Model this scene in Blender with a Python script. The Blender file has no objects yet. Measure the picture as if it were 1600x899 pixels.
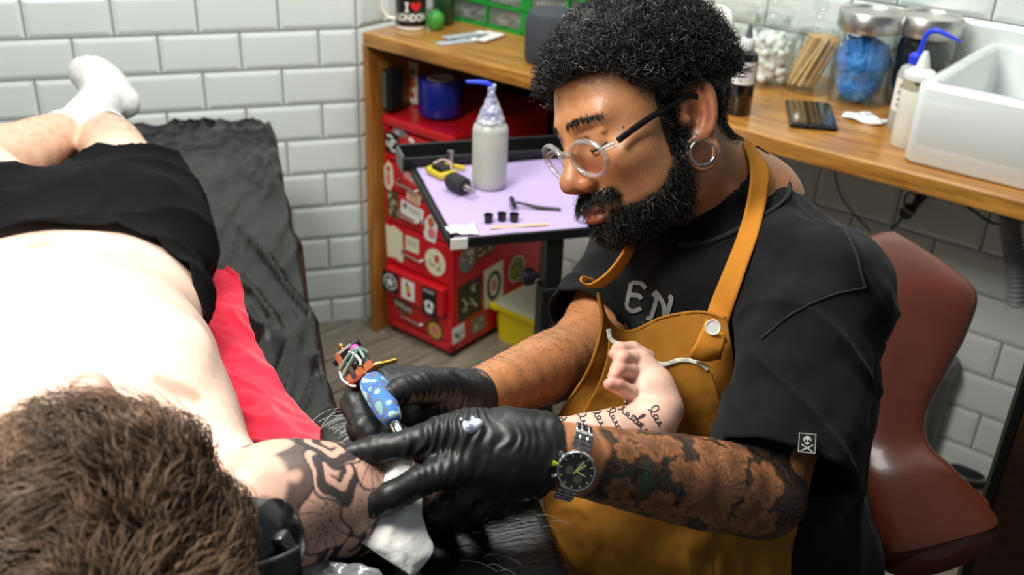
import bpy, bmesh, math, random
import numpy as np
from mathutils import Vector, Matrix, noise as mnoise
from mathutils.bvhtree import BVHTree
from math import radians, sin, cos, pi, atan2, hypot

random.seed(7); RNG = np.random.default_rng(7)
SC = bpy.context.scene
COL = SC.collection

# ---------------------------------------------------------------- camera
YAW, PITCH, ROLL, FPX = 0.322, 0.481, 0.043, 1589.5
CAM = np.array([-0.233, -2.694, 1.537])
_f = np.array([sin(YAW)*cos(PITCH), cos(YAW)*cos(PITCH), -sin(PITCH)])
_r0 = np.array([cos(YAW), -sin(YAW), 0.0]); _u0 = np.cross(_r0, _f)
CR = cos(ROLL)*_r0 + sin(ROLL)*_u0
CU = -sin(ROLL)*_r0 + cos(ROLL)*_u0
CF = _f
cd = bpy.data.cameras.new('camera'); cam = bpy.data.objects.new('camera', cd); COL.objects.link(cam)
cd.sensor_width = 36.0; cd.lens = FPX/1600*36.0; cd.clip_start = 0.02
cam.matrix_world = Matrix(((CR[0], CU[0], -CF[0], CAM[0]), (CR[1], CU[1], -CF[1], CAM[1]),
                           (CR[2], CU[2], -CF[2], CAM[2]), (0, 0, 0, 1)))
cd.dof.use_dof = True; cd.dof.focus_distance = 1.07; cd.dof.aperture_fstop = 5.6
SC.camera = cam

# ---------------------------------------------------------------- light
SC.view_settings.view_transform = 'Standard'; SC.view_settings.look = 'None'
SC.view_settings.gamma = 1.0; SC.view_settings.use_curve_mapping = False
SC.view_settings.exposure = 0.0
w = bpy.data.worlds.new('world'); SC.world = w; w.use_nodes = True
bg = w.node_tree.nodes['Background']; bg.inputs[0].default_value = (0.86, 0.93, 1.0, 1); bg.inputs[1].default_value = 0.15
def area_light(name, loc, target, sx, sy, power, color):
    l = bpy.data.lights.new(name, 'AREA'); l.shape = 'RECTANGLE'; l.size = sx; l.size_y = sy
    l.energy = power; l.color = color
    o = bpy.data.objects.new(name, l); COL.objects.link(o); o.location = loc
    d = Vector(target) - Vector(loc); o.rotation_euler = d.to_track_quat('-Z', 'Y').to_euler()
    return o
area_light('work_lamp', (-0.70, -1.72, 2.15), (-0.30, -1.45, 0.8), 0.6, 0.5, 36, (1.0, 0.97, 0.90))
area_light('ceiling_lamp', (0.25, -1.0, 2.65), (0.3, -0.8, 0.5), 1.2, 0.6, 34, (0.97, 1.0, 0.95))

# ---------------------------------------------------------------- positions
E1 = np.array([cos(radians(-56)), sin(radians(-56)), 0.0])     # along the counter, towards the camera
E2 = np.array([cos(radians(34)), sin(radians(34)), 0.0])       # from the counter front to its wall
E3 = np.array([0, 0, 1.0]); ORG = np.array([0.2, -0.1, 0.0])
def S(s, w_, z): return ORG + E1*s + E2*w_ + E3*z               # counter coordinates to world
def _ray(x, y): return CF + (x-800)/FPX*CR - (y-449.5)/FPX*CU
def P(x, y, d): return CAM + _ray(x, y)*d                       # a sighted direction at a distance
def PZ(x, y, z):
    r = _ray(x, y); return CAM + r*((z-CAM[2])/r[2])
def PW(x, y, w_):
    r = _ray(x, y); return CAM + r*((w_-(CAM-ORG) @ E2)/(r @ E2))
AX = Matrix(((E1[0], E2[0], 0), (E1[1], E2[1], 0), (0, 0, 1)))  # counter-aligned axes
def V(p): return Vector((float(p[0]), float(p[1]), float(p[2])))

# ---------------------------------------------------------------- objects
def tag(o, label=None, cat=None, group=None, kind=None):
    if label: o['label'] = label
    if cat: o['category'] = cat
    if group: o['group'] = group
    if kind: o['kind'] = kind
    return o
def thing(name, loc, label, cat, group=None):
    o = bpy.data.objects.new(name, None); COL.objects.link(o); o.location = V(loc); o.empty_display_size = .05
    return tag(o, label, cat, group)
def wpos(o):
    p = Vector(o.location)
    while o.parent: o = o.parent; p = p + Vector(o.location)
    return p
def put(o, parent):
    if parent is not None:
        o.parent = parent
        o.matrix_parent_inverse = parent_world(parent).inverted()
    return o
def parent_world(o):
    m = Matrix.Translation(o.location) @ o.rotation_euler.to_matrix().to_4x4()
    if o.parent: return parent_world(o.parent) @ o.matrix_parent_inverse @ m
    return m
def link_mesh(name, me, mat=None, parent=None, smooth=False, label=None):
    if mat is not None and not me.materials: me.materials.append(mat)
    if smooth and len(me.polygons): me.polygons.foreach_set('use_smooth', [True]*len(me.polygons))
    o = bpy.data.objects.new(name, me); COL.objects.link(o); put(o, parent)
    if label: o['label'] = label
    return o
def obj(name, bm, mat=None, parent=None, smooth=False, label=None):
    bmesh.ops.recalc_face_normals(bm, faces=bm.faces[:])
    me = bpy.data.meshes.new(name); bm.to_mesh(me); bm.free()
    return link_mesh(name, me, mat, parent, smooth, label)
def py_obj(name, verts, faces, mat=None, parent=None, smooth=True, label=None):
    me = bpy.data.meshes.new(name)
    verts = np.asarray(verts, dtype=np.float32); 
    if isinstance(faces, np.ndarray):
        n, k = faces.shape
        me.vertices.add(len(verts)); me.vertices.foreach_set('co', verts.ravel())
        me.loops.add(n*k); me.loops.foreach_set('vertex_index', faces.astype(np.int32).ravel())
        me.polygons.add(n); me.polygons.foreach_set('loop_start', np.arange(0, n*k, k, dtype=np.int32))
        me.update(calc_edges=True)
    else:
        me.from_pydata([tuple(map(float, v)) for v in verts], [], [tuple(f) for f in faces])
    return link_mesh(name, me, mat, parent, smooth, label)
def set_col(o, cols, name='Col'):
    a = o.data.color_attributes.new(name, 'FLOAT_COLOR', 'POINT')
    c = np.ones((len(cols), 4), dtype=np.float32); c[:, :3] = cols
    a.data.foreach_set('color', c.ravel())
def box(bm, c, size, M=None, bevel=0, seg=2):
    r = bmesh.ops.create_cube(bm, size=1.0)
    vs = r['verts']
    for v in vs:
        v.co = Vector((v.co.x*size[0], v.co.y*size[1], v.co.z*size[2]))
    if bevel:
        es = list({e for v in vs for e in v.link_edges})
        q = bmesh.ops.bevel(bm, geom=es, offset=bevel, segments=seg, profile=.5, affect='EDGES')
        vs = list({v for f in q['faces'] for v in f.verts} | {v for v in vs if v.is_valid})
    T = Matrix.Translation(V(c)) @ (M.to_4x4() if M else Matrix())
    for v in vs: v.co = T @ v.co
    return vs
def box_obj(name, c, size, mat, parent=None, M=AX, bevel=0.0, seg=2, smooth=False, label=None):
    bm = bmesh.new(); box(bm, c, size, M, bevel, seg); return obj(name, bm, mat, parent, smooth, label)
def lathe(bm, prof, base=(0, 0, 0), seg=32, M=None):
    T = Matrix.Translation(V(base)) @ (M.to_4x4() if M else Matrix())
    rings = []
    for r, z in prof:
        if r < 1e-6: rings.append([bm.verts.new(T @ Vector((0, 0, z)))])
        else: rings.append([bm.verts.new(T @ Vector((r*cos(2*pi*i/seg), r*sin(2*pi*i/seg), z))) for i in range(seg)])
    for a, b in zip(rings, rings[1:]):
        if len(a) == 1 and len(b) == 1: continue
        for i in range(seg):
            j = (i+1) % seg
            if len(a) == 1: bm.faces.new((a[0], b[j], b[i]))
            elif len(b) == 1: bm.faces.new((a[i], a[j], b[0]))
            else: bm.faces.new((a[i], a[j], b[j], b[i]))
def lathe_obj(name, prof, base, mat, parent=None, seg=32, M=None, smooth=True, label=None):
    bm = bmesh.new(); lathe(bm, prof, base, seg, M)
    o = obj(name, bm, mat, parent, smooth, label); auto_sharp(o); return o
def auto_sharp(o, ang=40):
    me = o.data
    bm = bmesh.new(); bm.from_mesh(me)
    for e in bm.edges:
        if len(e.link_faces) == 2 and e.calc_face_angle(0) > radians(ang): e.smooth = False
    bm.to_mesh(me); bm.free()
def frame_dir(d):
    d = np.asarray(d, float); d = d/np.linalg.norm(d)
    a = np.array([0, 0, 1.0]) if abs(d[2]) < .9 else np.array([1.0, 0, 0])
    x = np.cross(a, d); x /= np.linalg.norm(x); y = np.cross(d, x)
    return Matrix(((x[0], y[0], d[0]), (x[1], y[1], d[1]), (x[2], y[2], d[2])))
def spline(pts, n):                                             # Catmull-Rom through points (any width of rows)
    p = np.asarray(pts, float)
    q = np.concatenate([[2*p[0]-p[1]], p, [2*p[-1]-p[-2]]])
    out = []
    for t in np.linspace(0, len(p)-1, n):
        i = min(int(t), len(p)-2); u = t-i
        a, b, c, d = q[i], q[i+1], q[i+2], q[i+3]
        out.append(.5*((2*b)+(-a+c)*u+(2*a-5*b+4*c-d)*u*u+(-a+3*b-3*c+d)*u**3))
    return np.array(out)
def tube(bm, pts, rad, seg=8, flat=1.0, up=None):
    pts = np.asarray(pts, float); n = len(pts)
    rad = np.broadcast_to(np.asarray(rad, float), (n,))
    rings = []; px = None
    for i in range(n):
        d = pts[min(i+1, n-1)] - pts[max(i-1, 0)]; d = d/(np.linalg.norm(d)+1e-12)
        if px is None:
            a = np.array(up, float) if up is not None else (np.array([0, 0, 1.0]) if abs(d[2]) < .9 else np.array([1.0, 0, 0]))
        else: a = px
        x = a - d*(a @ d); x /= np.linalg.norm(x)+1e-12; px = x; y = np.cross(d, x)
        rings.append([bm.verts.new(V(pts[i] + rad[i]*(cos(2*pi*k/seg)*x*flat + sin(2*pi*k/seg)*y))) for k in range(seg)])
    for a, b in zip(rings, rings[1:]):
        for k in range(seg): bm.faces.new((a[k], a[(k+1) % seg], b[(k+1) % seg], b[k]))
    bm.faces.new(rings[0][::-1]); bm.faces.new(rings[-1])
def tube_obj(name, pts, rad, mat, parent=None, seg=10, n=None, flat=1.0, up=None, label=None):
    bm = bmesh.new()
    if n: pts = spline(pts, n); rad = spline(np.array(rad)[:, None], n)[:, 0] if np.ndim(rad) else rad
    tube(bm, pts, rad, seg, flat, up)
    o = obj(name, bm, mat, parent, True, label); auto_sharp(o, 60); return o
def grid_patch(ctrl, nu, nv):                                   # smooth surface through a net of points
    c = np.asarray(ctrl, float)
    rows = np.array([spline(r, nv) for r in c])
    return np.array([spline(rows[:, j], nu) for j in range(nv)]).transpose(1, 0, 2)
def sheet_obj(name, g, mat, parent=None, thick=0.002, label=None, smooth=True, closed_u=False):
    nu, nv, _ = g.shape
    idx = np.arange(nu*nv).reshape(nu, nv)
    if closed_u: idx2 = np.vstack([idx, idx[:1]])
    else: idx2 = idx
    f = np.stack([idx2[:-1, :-1], idx2[1:, :-1], idx2[1:, 1:], idx2[:-1, 1:]], -1).reshape(-1, 4)
    o = py_obj(name, g.reshape(-1, 3), f, mat, parent, smooth, label)
    if thick:
        m = o.modifiers.new('solid', 'SOLIDIFY'); m.thickness = thick; m.offset = 0
    return o
def poly_obj(name, pts2, fn, mat, parent=None, depth=0.001, label=None):   # flat outline with thickness, fn(x, y, h) -> world
    n = len(pts2)
    vs = [fn(x, y, depth) for x, y in pts2] + [fn(x, y, 0) for x, y in pts2]
    fs = [tuple(range(n))] + [tuple(range(2*n-1, n-1, -1))] + [(i, (i+1) % n, n+(i+1) % n, n+i) for i in range(n)]
    me = bpy.data.meshes.new(name); me.from_pydata([tuple(V(v)) for v in vs], [], fs)
    bm = bmesh.new(); bm.from_mesh(me); return obj(name, bm, mat, parent, False, label)
def ribbons(bm, lines, width, fn, h=0.0004, step=None):         # flat strokes of ink, fn(x, y, h) -> world
    for ln in lines:
        p = np.asarray(ln, float)
        if step: p = spline(p, step) if len(p) > 2 else np.array([p[0]+(p[1]-p[0])*t for t in np.linspace(0, 1, max(2, step//3))])
        L = []
        for i in range(len(p)):
            d = p[min(i+1, len(p)-1)]-p[max(i-1, 0)]; d = d/(np.linalg.norm(d)+1e-9); nrm = np.array([-d[1], d[0]])
            a = p[i]+nrm*width/2; b = p[i]-nrm*width/2
            L.append((bm.verts.new(V(fn(a[0], a[1], h))), bm.verts.new(V(fn(b[0], b[1], h)))))
        for (a, b), (c, d) in zip(L, L[1:]):
            try: bm.faces.new((a, b, d, c))
            except ValueError: pass
def ribbon_obj(name, lines, width, fn, mat, parent=None, h=0.0004, step=None, label=None):
    bm = bmesh.new(); ribbons(bm, lines, width, fn, h, step); return obj(name, bm, mat, parent, False, label)
def text_obj(name, body, size, fn, mat, parent=None, h=0.0004, bold=0.0, shear=0.0, cut=0.0, label=None):
    cu = bpy.data.curves.new('txt', 'FONT'); cu.body = body; cu.size = size; cu.align_x = 'CENTER'; cu.align_y = 'CENTER'
    cu.offset = bold; cu.shear = shear; cu.resolution_u = 3
    t = bpy.data.objects.new('txt', cu); COL.objects.link(t)
    dg = bpy.context.evaluated_depsgraph_get(); me = bpy.data.meshes.new_from_object(t.evaluated_get(dg))
    bpy.data.objects.remove(t)
    if cut:
        bm = bmesh.new(); bm.from_mesh(me)
        x0 = min(v.co.x for v in bm.verts); x1 = max(v.co.x for v in bm.verts); x = x0+cut
        while x < x1:
            bmesh.ops.bisect_plane(bm, geom=bm.verts[:]+bm.edges[:]+bm.faces[:], plane_co=(x, 0, 0), plane_no=(1, 0, 0)); x += cut
        bm.to_mesh(me); bm.free()
    for v in me.vertices: v.co = V(fn(v.co.x, v.co.y, h))
    me.name = name
    return link_mesh(name, me, mat, parent, False, label)
def plane_fn(o, x, y):                                          # 2D to a plane; o origin, x and y axes in world
    o = np.asarray(o, float); x = np.asarray(x, float); y = np.asarray(y, float); n = np.cross(x, y); n /= np.linalg.norm(n)
    return lambda a, b, h: o + x*a + y*b + n*h
def cyl_fn(c, r, ang0, tilt=None):                              # 2D to an upright cylinder
    c = np.asarray(c, float)
    def f(a, b, h):
        t = ang0 + a/r; p = np.array([(r+h)*cos(t), (r+h)*sin(t), b])
        if tilt is not None: p = np.array(tilt @ Vector(p))
        return c + p
    return f
def circle2(r, n=24, cx=0, cy=0, ry=None): return [(cx+r*cos(2*pi*i/n), cy+(ry or r)*sin(2*pi*i/n)) for i in range(n)]
def copy_tree(o, parent=None):
    c = o.copy(); COL.objects.link(c)
    if parent is not None: c.parent = parent
    for ch in list(o.children): copy_tree(ch, c)
    return c

# ---------------------------------------------------------------- noise, distance fields
def _hash(ix, iy, iz, seed):
    h = (ix*374761393 + iy*668265263 + iz*2147483647 + seed*974711) & 0xffffffff
    h = ((h ^ (h >> 13))*1274126177) & 0xffffffff
    h = h ^ (h >> 16)
    return (h & 0xffff)/65535.0
def vnoise(p, seed=0):
    p = np.asarray(p, float); i = np.floor(p).astype(np.int64); f = p-i; f = f*f*(3-2*f)
    r = 0
    for dx in (0, 1):
        for dy in (0, 1):
            for dz in (0, 1):
                wgt = (f[:, 0] if dx else 1-f[:, 0])*(f[:, 1] if dy else 1-f[:, 1])*(f[:, 2] if dz else 1-f[:, 2])
                r = r + wgt*_hash(i[:, 0]+dx, i[:, 1]+dy, i[:, 2]+dz, seed)
    return r*2-1
def fbm(p, oct=3, seed=0):
    p = np.asarray(p, float)
    return sum(vnoise(p*2**k, seed+k)/2**k for k in range(oct))
def sstep(a, b, x): t = np.clip((x-a)/(b-a), 0, 1); return t*t*(3-2*t)
class Field:
    def __init__(s, lo, hi, h):
        s.lo = np.asarray(lo, float); s.h = h
        s.n = np.ceil((np.asarray(hi, float)-s.lo)/h).astype(int)+1
        s.f = np.full(s.n, 1.0, dtype=np.float32)
    def _win(s, lo, hi):
        a = np.clip(np.floor((lo-s.lo)/s.h).astype(int), 0, s.n-1); b = np.clip(np.ceil((hi-s.lo)/s.h).astype(int)+1, 0, s.n)
        if np.any(b-a < 1): return None
        ax = [(s.lo[i]+s.h*np.arange(a[i], b[i])).astype(np.float32) for i in range(3)]
        return tuple(slice(a[i], b[i]) for i in range(3)), ax[0][:, None, None], ax[1][None, :, None], ax[2][None, None, :]
    def _mix(s, w_, d, k, sub):
        sl = w_[0]; f = s.f[sl]
        if sub:
            h = np.clip(.5-.5*(f+d)/k, 0, 1); s.f[sl] = f*(1-h)+(-d)*h+k*h*(1-h)
        else:
            h = np.clip(.5+.5*(f-d)/k, 0, 1); s.f[sl] = f*(1-h)+d*h-k*h*(1-h)
    def cap(s, a, b, ra, rb=None, k=.01, sub=False):
        a = np.asarray(a, float); b = np.asarray(b, float); rb = ra if rb is None else rb
        m = max(ra, rb)+k+3*s.h
        w_ = s._win(np.minimum(a, b)-m, np.maximum(a, b)+m)
        if w_ is None: return s
        _, X, Y, Z = w_
        ab = b-a; L = ab @ ab+1e-12
        t = np.clip(((X-a[0])*ab[0]+(Y-a[1])*ab[1]+(Z-a[2])*ab[2])/L, 0, 1)
        d = np.sqrt((X-a[0]-t*ab[0])**2+(Y-a[1]-t*ab[1])**2+(Z-a[2]-t*ab[2])**2)-(ra+(rb-ra)*t)
        s._mix(w_, d, k, sub); return s
    def chain(s, pts, rs, k=.01):
        pts = np.asarray(pts, float); m = max(rs)+k+3*s.h
        w_ = s._win(pts.min(0)-m, pts.max(0)+m)
        if w_ is None: return s
        _, X, Y, Z = w_; D = None
        for i in range(len(pts)-1):
            a = pts[i]; ab = pts[i+1]-a; L = ab @ ab+1e-12
            t = np.clip(((X-a[0])*ab[0]+(Y-a[1])*ab[1]+(Z-a[2])*ab[2])/L, 0, 1)
            d = np.sqrt((X-a[0]-t*ab[0])**2+(Y-a[1]-t*ab[1])**2+(Z-a[2]-t*ab[2])**2)-(rs[i]+(rs[i+1]-rs[i])*t)
            if D is None: D = d
            else:
                h = np.clip(.5+.5*(D-d)/.003, 0, 1); D = D*(1-h)+d*h-.003*h*(1-h)
        s._mix(w_, D, k, False); return s
    def ell(s, c, r, M=None, k=.01, sub=False):
        c = np.asarray(c, float); r = np.asarray(r, float); m = r.max()+k+3*s.h
        w_ = s._win(c-m, c+m)
        if w_ is None: return s
        _, X, Y, Z = w_
        X = X-c[0]; Y = Y-c[1]; Z = Z-c[2]
        if M is not None:
            M = np.asarray(M, float)   # columns: the ellipsoid's axes
            X, Y, Z = (X*M[0, i]+Y*M[1, i]+Z*M[2, i] for i in range(3))
        k0 = np.sqrt((X/r[0])**2+(Y/r[1])**2+(Z/r[2])**2)
        k1 = np.sqrt((X/r[0]**2)**2+(Y/r[1]**2)**2+(Z/r[2]**2)**2)+1e-9
        s._mix(w_, k0*(k0-1)/k1, k, sub); return s
    def cut(s, o, n):                                           # keep the side the normal points away from
        n = np.asarray(n, float); n = n/np.linalg.norm(n)
        ax = [(s.lo[i]+s.h*np.arange(s.n[i])).astype(np.float32) for i in range(3)]
        d = (ax[0][:, None, None]-o[0])*n[0]+(ax[1][None, :, None]-o[1])*n[1]+(ax[2][None, None, :]-o[2])*n[2]
        s.f = np.maximum(s.f, d); return s
    def mesh(s):
        f = s.f.copy()
        f[0] = f[-1] = 1; f[:, 0] = f[:, -1] = 1; f[:, :, 0] = f[:, :, -1] = 1
        b = f < 0
        cnt = np.zeros(tuple(s.n-1), np.int8)
        for dx in (0, 1):
            for dy in (0, 1):
                for dz in (0, 1):
                    cnt += b[dx:dx+s.n[0]-1, dy:dy+s.n[1]-1, dz:dz+s.n[2]-1]
        act = (cnt > 0) & (cnt < 8)
        ids = np.argwhere(act); idm = np.full(act.shape, -1, np.int32); idm[act] = np.arange(len(ids))
        acc = np.zeros((len(ids), 3)); num = np.zeros(len(ids))
        cor = [(x, y, z) for x in (0, 1) for y in (0, 1) for z in (0, 1)]
        for i, ca in enumerate(cor):
            for cb in cor[i+1:]:
                if sum(abs(ca[k]-cb[k]) for k in range(3)) != 1: continue
                fa = f[ids[:, 0]+ca[0], ids[:, 1]+ca[1], ids[:, 2]+ca[2]]; fb = f[ids[:, 0]+cb[0], ids[:, 1]+cb[1], ids[:, 2]+cb[2]]
                m = (fa < 0) != (fb < 0); t = np.where(m, fa/(fa-fb+1e-20), 0)
                pt = np.array(ca)+t[:, None]*(np.array(cb)-np.array(ca))
                acc[m] += pt[m]; num[m] += 1
        v = s.lo+s.h*(ids+acc/num[:, None])
        faces = []
        for ax in range(3):
            o1, o2 = (ax+1) % 3, (ax+2) % 3
            sl_a = [slice(1, -1)]*3; sl_a[ax] = slice(0, -1)
            sl_b = [slice(1, -1)]*3; sl_b[ax] = slice(1, None)
            A = b[tuple(sl_a)]; B = b[tuple(sl_b)]
            for flip, mask in ((0, A & ~B), (1, ~A & B)):
                e = np.argwhere(mask)
                if not len(e): continue
                off = np.ones(3, int); off[ax] = 0; e = e+off
                q = []
                for (d1, d2) in ((-1, -1), (0, -1), (0, 0), (-1, 0)):
                    c = e.copy(); c[:, o1] += d1; c[:, o2] += d2; q.append(idm[c[:, 0], c[:, 1], c[:, 2]])
                q = np.stack(q, 1)
                faces.append(q[:, ::-1] if flip else q)
        return v, np.concatenate(faces)
def vnormals(v, f):
    n = np.zeros_like(v)
    fn = np.cross(v[f[:, 2]]-v[f[:, 0]], v[f[:, 3]]-v[f[:, 1]])
    for i in range(4): np.add.at(n, f[:, i], fn)
    return n/(np.linalg.norm(n, axis=1)[:, None]+1e-12)
def relax(v, f, it=2, lam=.5):
    for _ in range(it):
        acc = np.zeros_like(v); num = np.zeros(len(v))
        for i in range(4):
            a = f[:, i]; b_ = f[:, (i+1) % 4]
            np.add.at(acc, a, v[b_]); np.add.at(num, a, 1); np.add.at(acc, b_, v[a]); np.add.at(num, b_, 1)
        v = v+(acc/num[:, None]-v)*lam
    return v
def smooth_edge(v, f, it=14):
    e = np.concatenate([f[:, [i, (i+1) % 4]] for i in range(4)]); es = np.sort(e, axis=1); key = es[:, 0].astype(np.int64)*len(v)+es[:, 1]
    k, n = np.unique(key, return_counts=True); b = k[n == 1]; a0, a1 = b//len(v), b % len(v); v = v.copy()
    for _ in range(it):
        acc = np.zeros_like(v); num = np.zeros(len(v)); np.add.at(acc, a0, v[a1]); np.add.at(acc, a1, v[a0]); np.add.at(num, a0, 1); np.add.at(num, a1, 1)
        m = num > 1; v[m] += (acc[m]/num[m][:, None]-v[m])*.5
    return v
def strand_mesh(name, S_, rad, mat, parent, sides=3, cols=None, label=None):   # S_: strands x points x 3
    N, K, _ = S_.shape
    d = np.gradient(S_, axis=1); d /= np.linalg.norm(d, axis=2)[..., None]+1e-12
    a = np.array([.37, .51, .77]); x = np.cross(d, a); x /= np.linalg.norm(x, axis=2)[..., None]+1e-12; y = np.cross(d, x)
    r = np.broadcast_to(np.asarray(rad, float), (N, K))*np.linspace(1, .45, K)[None]
    R = [S_+r[..., None]*(cos(2*pi*i/sides)*x+sin(2*pi*i/sides)*y) for i in range(sides)]
    v = np.stack(R, 2)                                          # N K sides 3
    idx = np.arange(N*K*sides).reshape(N, K, sides)
    nx = np.roll(idx, -1, axis=2)
    f = np.stack([idx[:, :-1], nx[:, :-1], nx[:, 1:], idx[:, 1:]], -1).reshape(-1, 4)
    o = py_obj(name, v.reshape(-1, 3), f, mat, parent, True, label)
    if cols is not None: set_col(o, np.repeat(cols, K*sides, axis=0))
    return o

# ---------------------------------------------------------------- materials
def lin(c): return tuple(((x/255)/12.92 if x/255 <= .04045 else ((x/255+.055)/1.055)**2.4) for x in c)
_mats = {}
def mat(name, rgb=(200, 200, 200), rough=.5, metal=0.0, spec=.5, bump=None, vary=None, col_attr=None, sss=0, coat=0, emit=None, sheen=0, trans=0, stretch=None, alpha=1.0):
    """rgb in display values. bump=(scale, strength[, detail]); vary=(scale, rgb2, lo, hi)"""
    if name in _mats: return _mats[name]
    m = bpy.data.materials.new(name); m.use_nodes = True; nt = m.node_tree; b = nt.nodes['Principled BSDF']
    b.inputs['Base Color'].default_value = (*lin(rgb), 1); b.inputs['Roughness'].default_value = rough
    b.inputs['Metallic'].default_value = metal; b.inputs['Specular IOR Level'].default_value = spec
    if coat: b.inputs['Coat Weight'].default_value = coat; b.inputs['Coat Roughness'].default_value = .1
    if sheen: b.inputs['Sheen Weight'].default_value = sheen; b.inputs['Sheen Roughness'].default_value = .5
    if sss:
        b.inputs['Subsurface Weight'].default_value = sss; b.inputs['Subsurface Radius'].default_value = (.012, .005, .003); b.inputs['Subsurface Scale'].default_value = .6
    if trans: b.inputs['Transmission Weight'].default_value = trans
    if alpha < 1: b.inputs['Alpha'].default_value = alpha
    N, L = nt.nodes.new, nt.links.new
    tc = N('ShaderNodeTexCoord'); vec = tc.outputs['Object']
    if stretch:
        mp = N('ShaderNodeMapping'); mp.inputs['Scale'].default_value = stretch[0]; mp.inputs['Rotation'].default_value = stretch[1] if len(stretch) > 1 else (0, 0, 0)
        L(vec, mp.inputs['Vector']); vec = mp.outputs['Vector']
    if col_attr:
        a = N('ShaderNodeAttribute'); a.attribute_name = col_attr; L(a.outputs['Color'], b.inputs['Base Color'])
    if vary:
        t = N('ShaderNodeTexNoise'); t.inputs['Scale'].default_value = vary[0]; t.inputs['Detail'].default_value = 5; L(vec, t.inputs['Vector'])
        r = N('ShaderNodeMapRange'); r.inputs['From Min'].default_value = vary[2]; r.inputs['From Max'].default_value = vary[3]; L(t.outputs['Fac'], r.inputs['Value'])
        x = N('ShaderNodeMix'); x.data_type = 'RGBA'; L(r.outputs['Result'], x.inputs['Factor'])
        x.inputs['A'].default_value = (*lin(rgb), 1); x.inputs['B'].default_value = (*lin(vary[1]), 1)
        L(x.outputs['Result'], b.inputs['Base Color'])
    if bump:
        t = N('ShaderNodeTexNoise'); t.inputs['Scale'].default_value = bump[0]; t.inputs['Detail'].default_value = bump[2] if len(bump) > 2 else 4; L(vec, t.inputs['Vector'])
        u = N('ShaderNodeBump'); u.inputs['Strength'].default_value = bump[1]; u.inputs['Distance'].default_value = bump[3] if len(bump) > 3 else .002
        L(t.outputs['Fac'], u.inputs['Height']); L(u.outputs['Normal'], b.inputs['Normal'])
    if emit: b.inputs['Emission Color'].default_value = (*lin(rgb), 1); b.inputs['Emission Strength'].default_value = emit
    _mats[name] = m; return m
def glass(name, tint=(240, 245, 245), refl=.10, rough=.03, milk=0.0, milk_rgb=(230, 232, 230)):
    if name in _mats: return _mats[name]
    m = bpy.data.materials.new(name); m.use_nodes = True; nt = m.node_tree; nt.nodes.clear(); N, L = nt.nodes.new, nt.links.new
    o = N('ShaderNodeOutputMaterial'); t = N('ShaderNodeBsdfTransparent'); t.inputs[0].default_value = (*lin(tint), 1)
    g = N('ShaderNodeBsdfGlossy'); g.inputs['Roughness'].default_value = rough; g.inputs[0].default_value = (.95, .97, .97, 1)
    lw = N('ShaderNodeLayerWeight'); lw.inputs['Blend'].default_value = .35
    r = N('ShaderNodeMapRange'); r.inputs['To Min'].default_value = refl*.25; r.inputs['To Max'].default_value = min(.6, refl*2.6); L(lw.outputs['Facing'], r.inputs['Value'])
    x = N('ShaderNodeMixShader'); L(r.outputs['Result'], x.inputs[0]); L(t.outputs[0], x.inputs[1]); L(g.outputs[0], x.inputs[2])
    last = x
    if milk:
        d = N('ShaderNodeBsdfPrincipled'); d.inputs['Base Color'].default_value = (*lin(milk_rgb), 1); d.inputs['Roughness'].default_value = .4
        y = N('ShaderNodeMixShader'); y.inputs[0].default_value = milk; L(x.outputs[0], y.inputs[1]); L(d.outputs[0], y.inputs[2]); last = y
    L(last.outputs[0], o.inputs['Surface']); _mats[name] = m; return m
def wood(name, c1, c2, scale, rot, rough=.35, coat=.3):
    if name in _mats: return _mats[name]
    m = bpy.data.materials.new(name); m.use_nodes = True; nt = m.node_tree; b = nt.nodes['Principled BSDF']; N, L = nt.nodes.new, nt.links.new
    tc = N('ShaderNodeTexCoord'); mp = N('ShaderNodeMapping'); mp.vector_type = 'TEXTURE'; mp.inputs['Rotation'].default_value = rot; mp.inputs['Scale'].default_value = (1, .09, .09)
    L(tc.outputs['Object'], mp.inputs['Vector'])
    t = N('ShaderNodeTexNoise'); t.inputs['Scale'].default_value = scale; t.inputs['Detail'].default_value = 6; t.inputs['Roughness'].default_value = .65; L(mp.outputs['Vector'], t.inputs['Vector'])
    r = N('ShaderNodeValToRGB'); r.color_ramp.elements[0].position = .33; r.color_ramp.elements[1].position = .68
    r.color_ramp.elements[0].color = (*lin(c1), 1); r.color_ramp.elements[1].color = (*lin(c2), 1); L(t.outputs['Fac'], r.inputs['Fac']); L(r.outputs['Color'], b.inputs['Base Color'])
    b.inputs['Roughness'].default_value = rough; b.inputs['Coat Weight'].default_value = coat; b.inputs['Coat Roughness'].default_value = .25
    _mats[name] = m; return m

# ================================================================ the room
M_tile = mat('glazed_white_tile', (226, 232, 229), .12, spec=.6, bump=(3, .05, 2), vary=(1.3, (218, 226, 224), .4, .6))
M_grout = mat('dark_grout', (58, 66, 70), .9)
M_plaster = mat('white_plaster', (226, 230, 228), .8)
floor_o = box_obj('floor', (0.3, -1.2, -.016), (6, 5, .02), mat('floor_gap', (52, 46, 40), .9), M=None); tag(floor_o, kind='structure')
M_plank = wood('grey_oak_plank', (104, 96, 84), (158, 148, 130), 9, (0, 0, 0), .45, .1)
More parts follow.
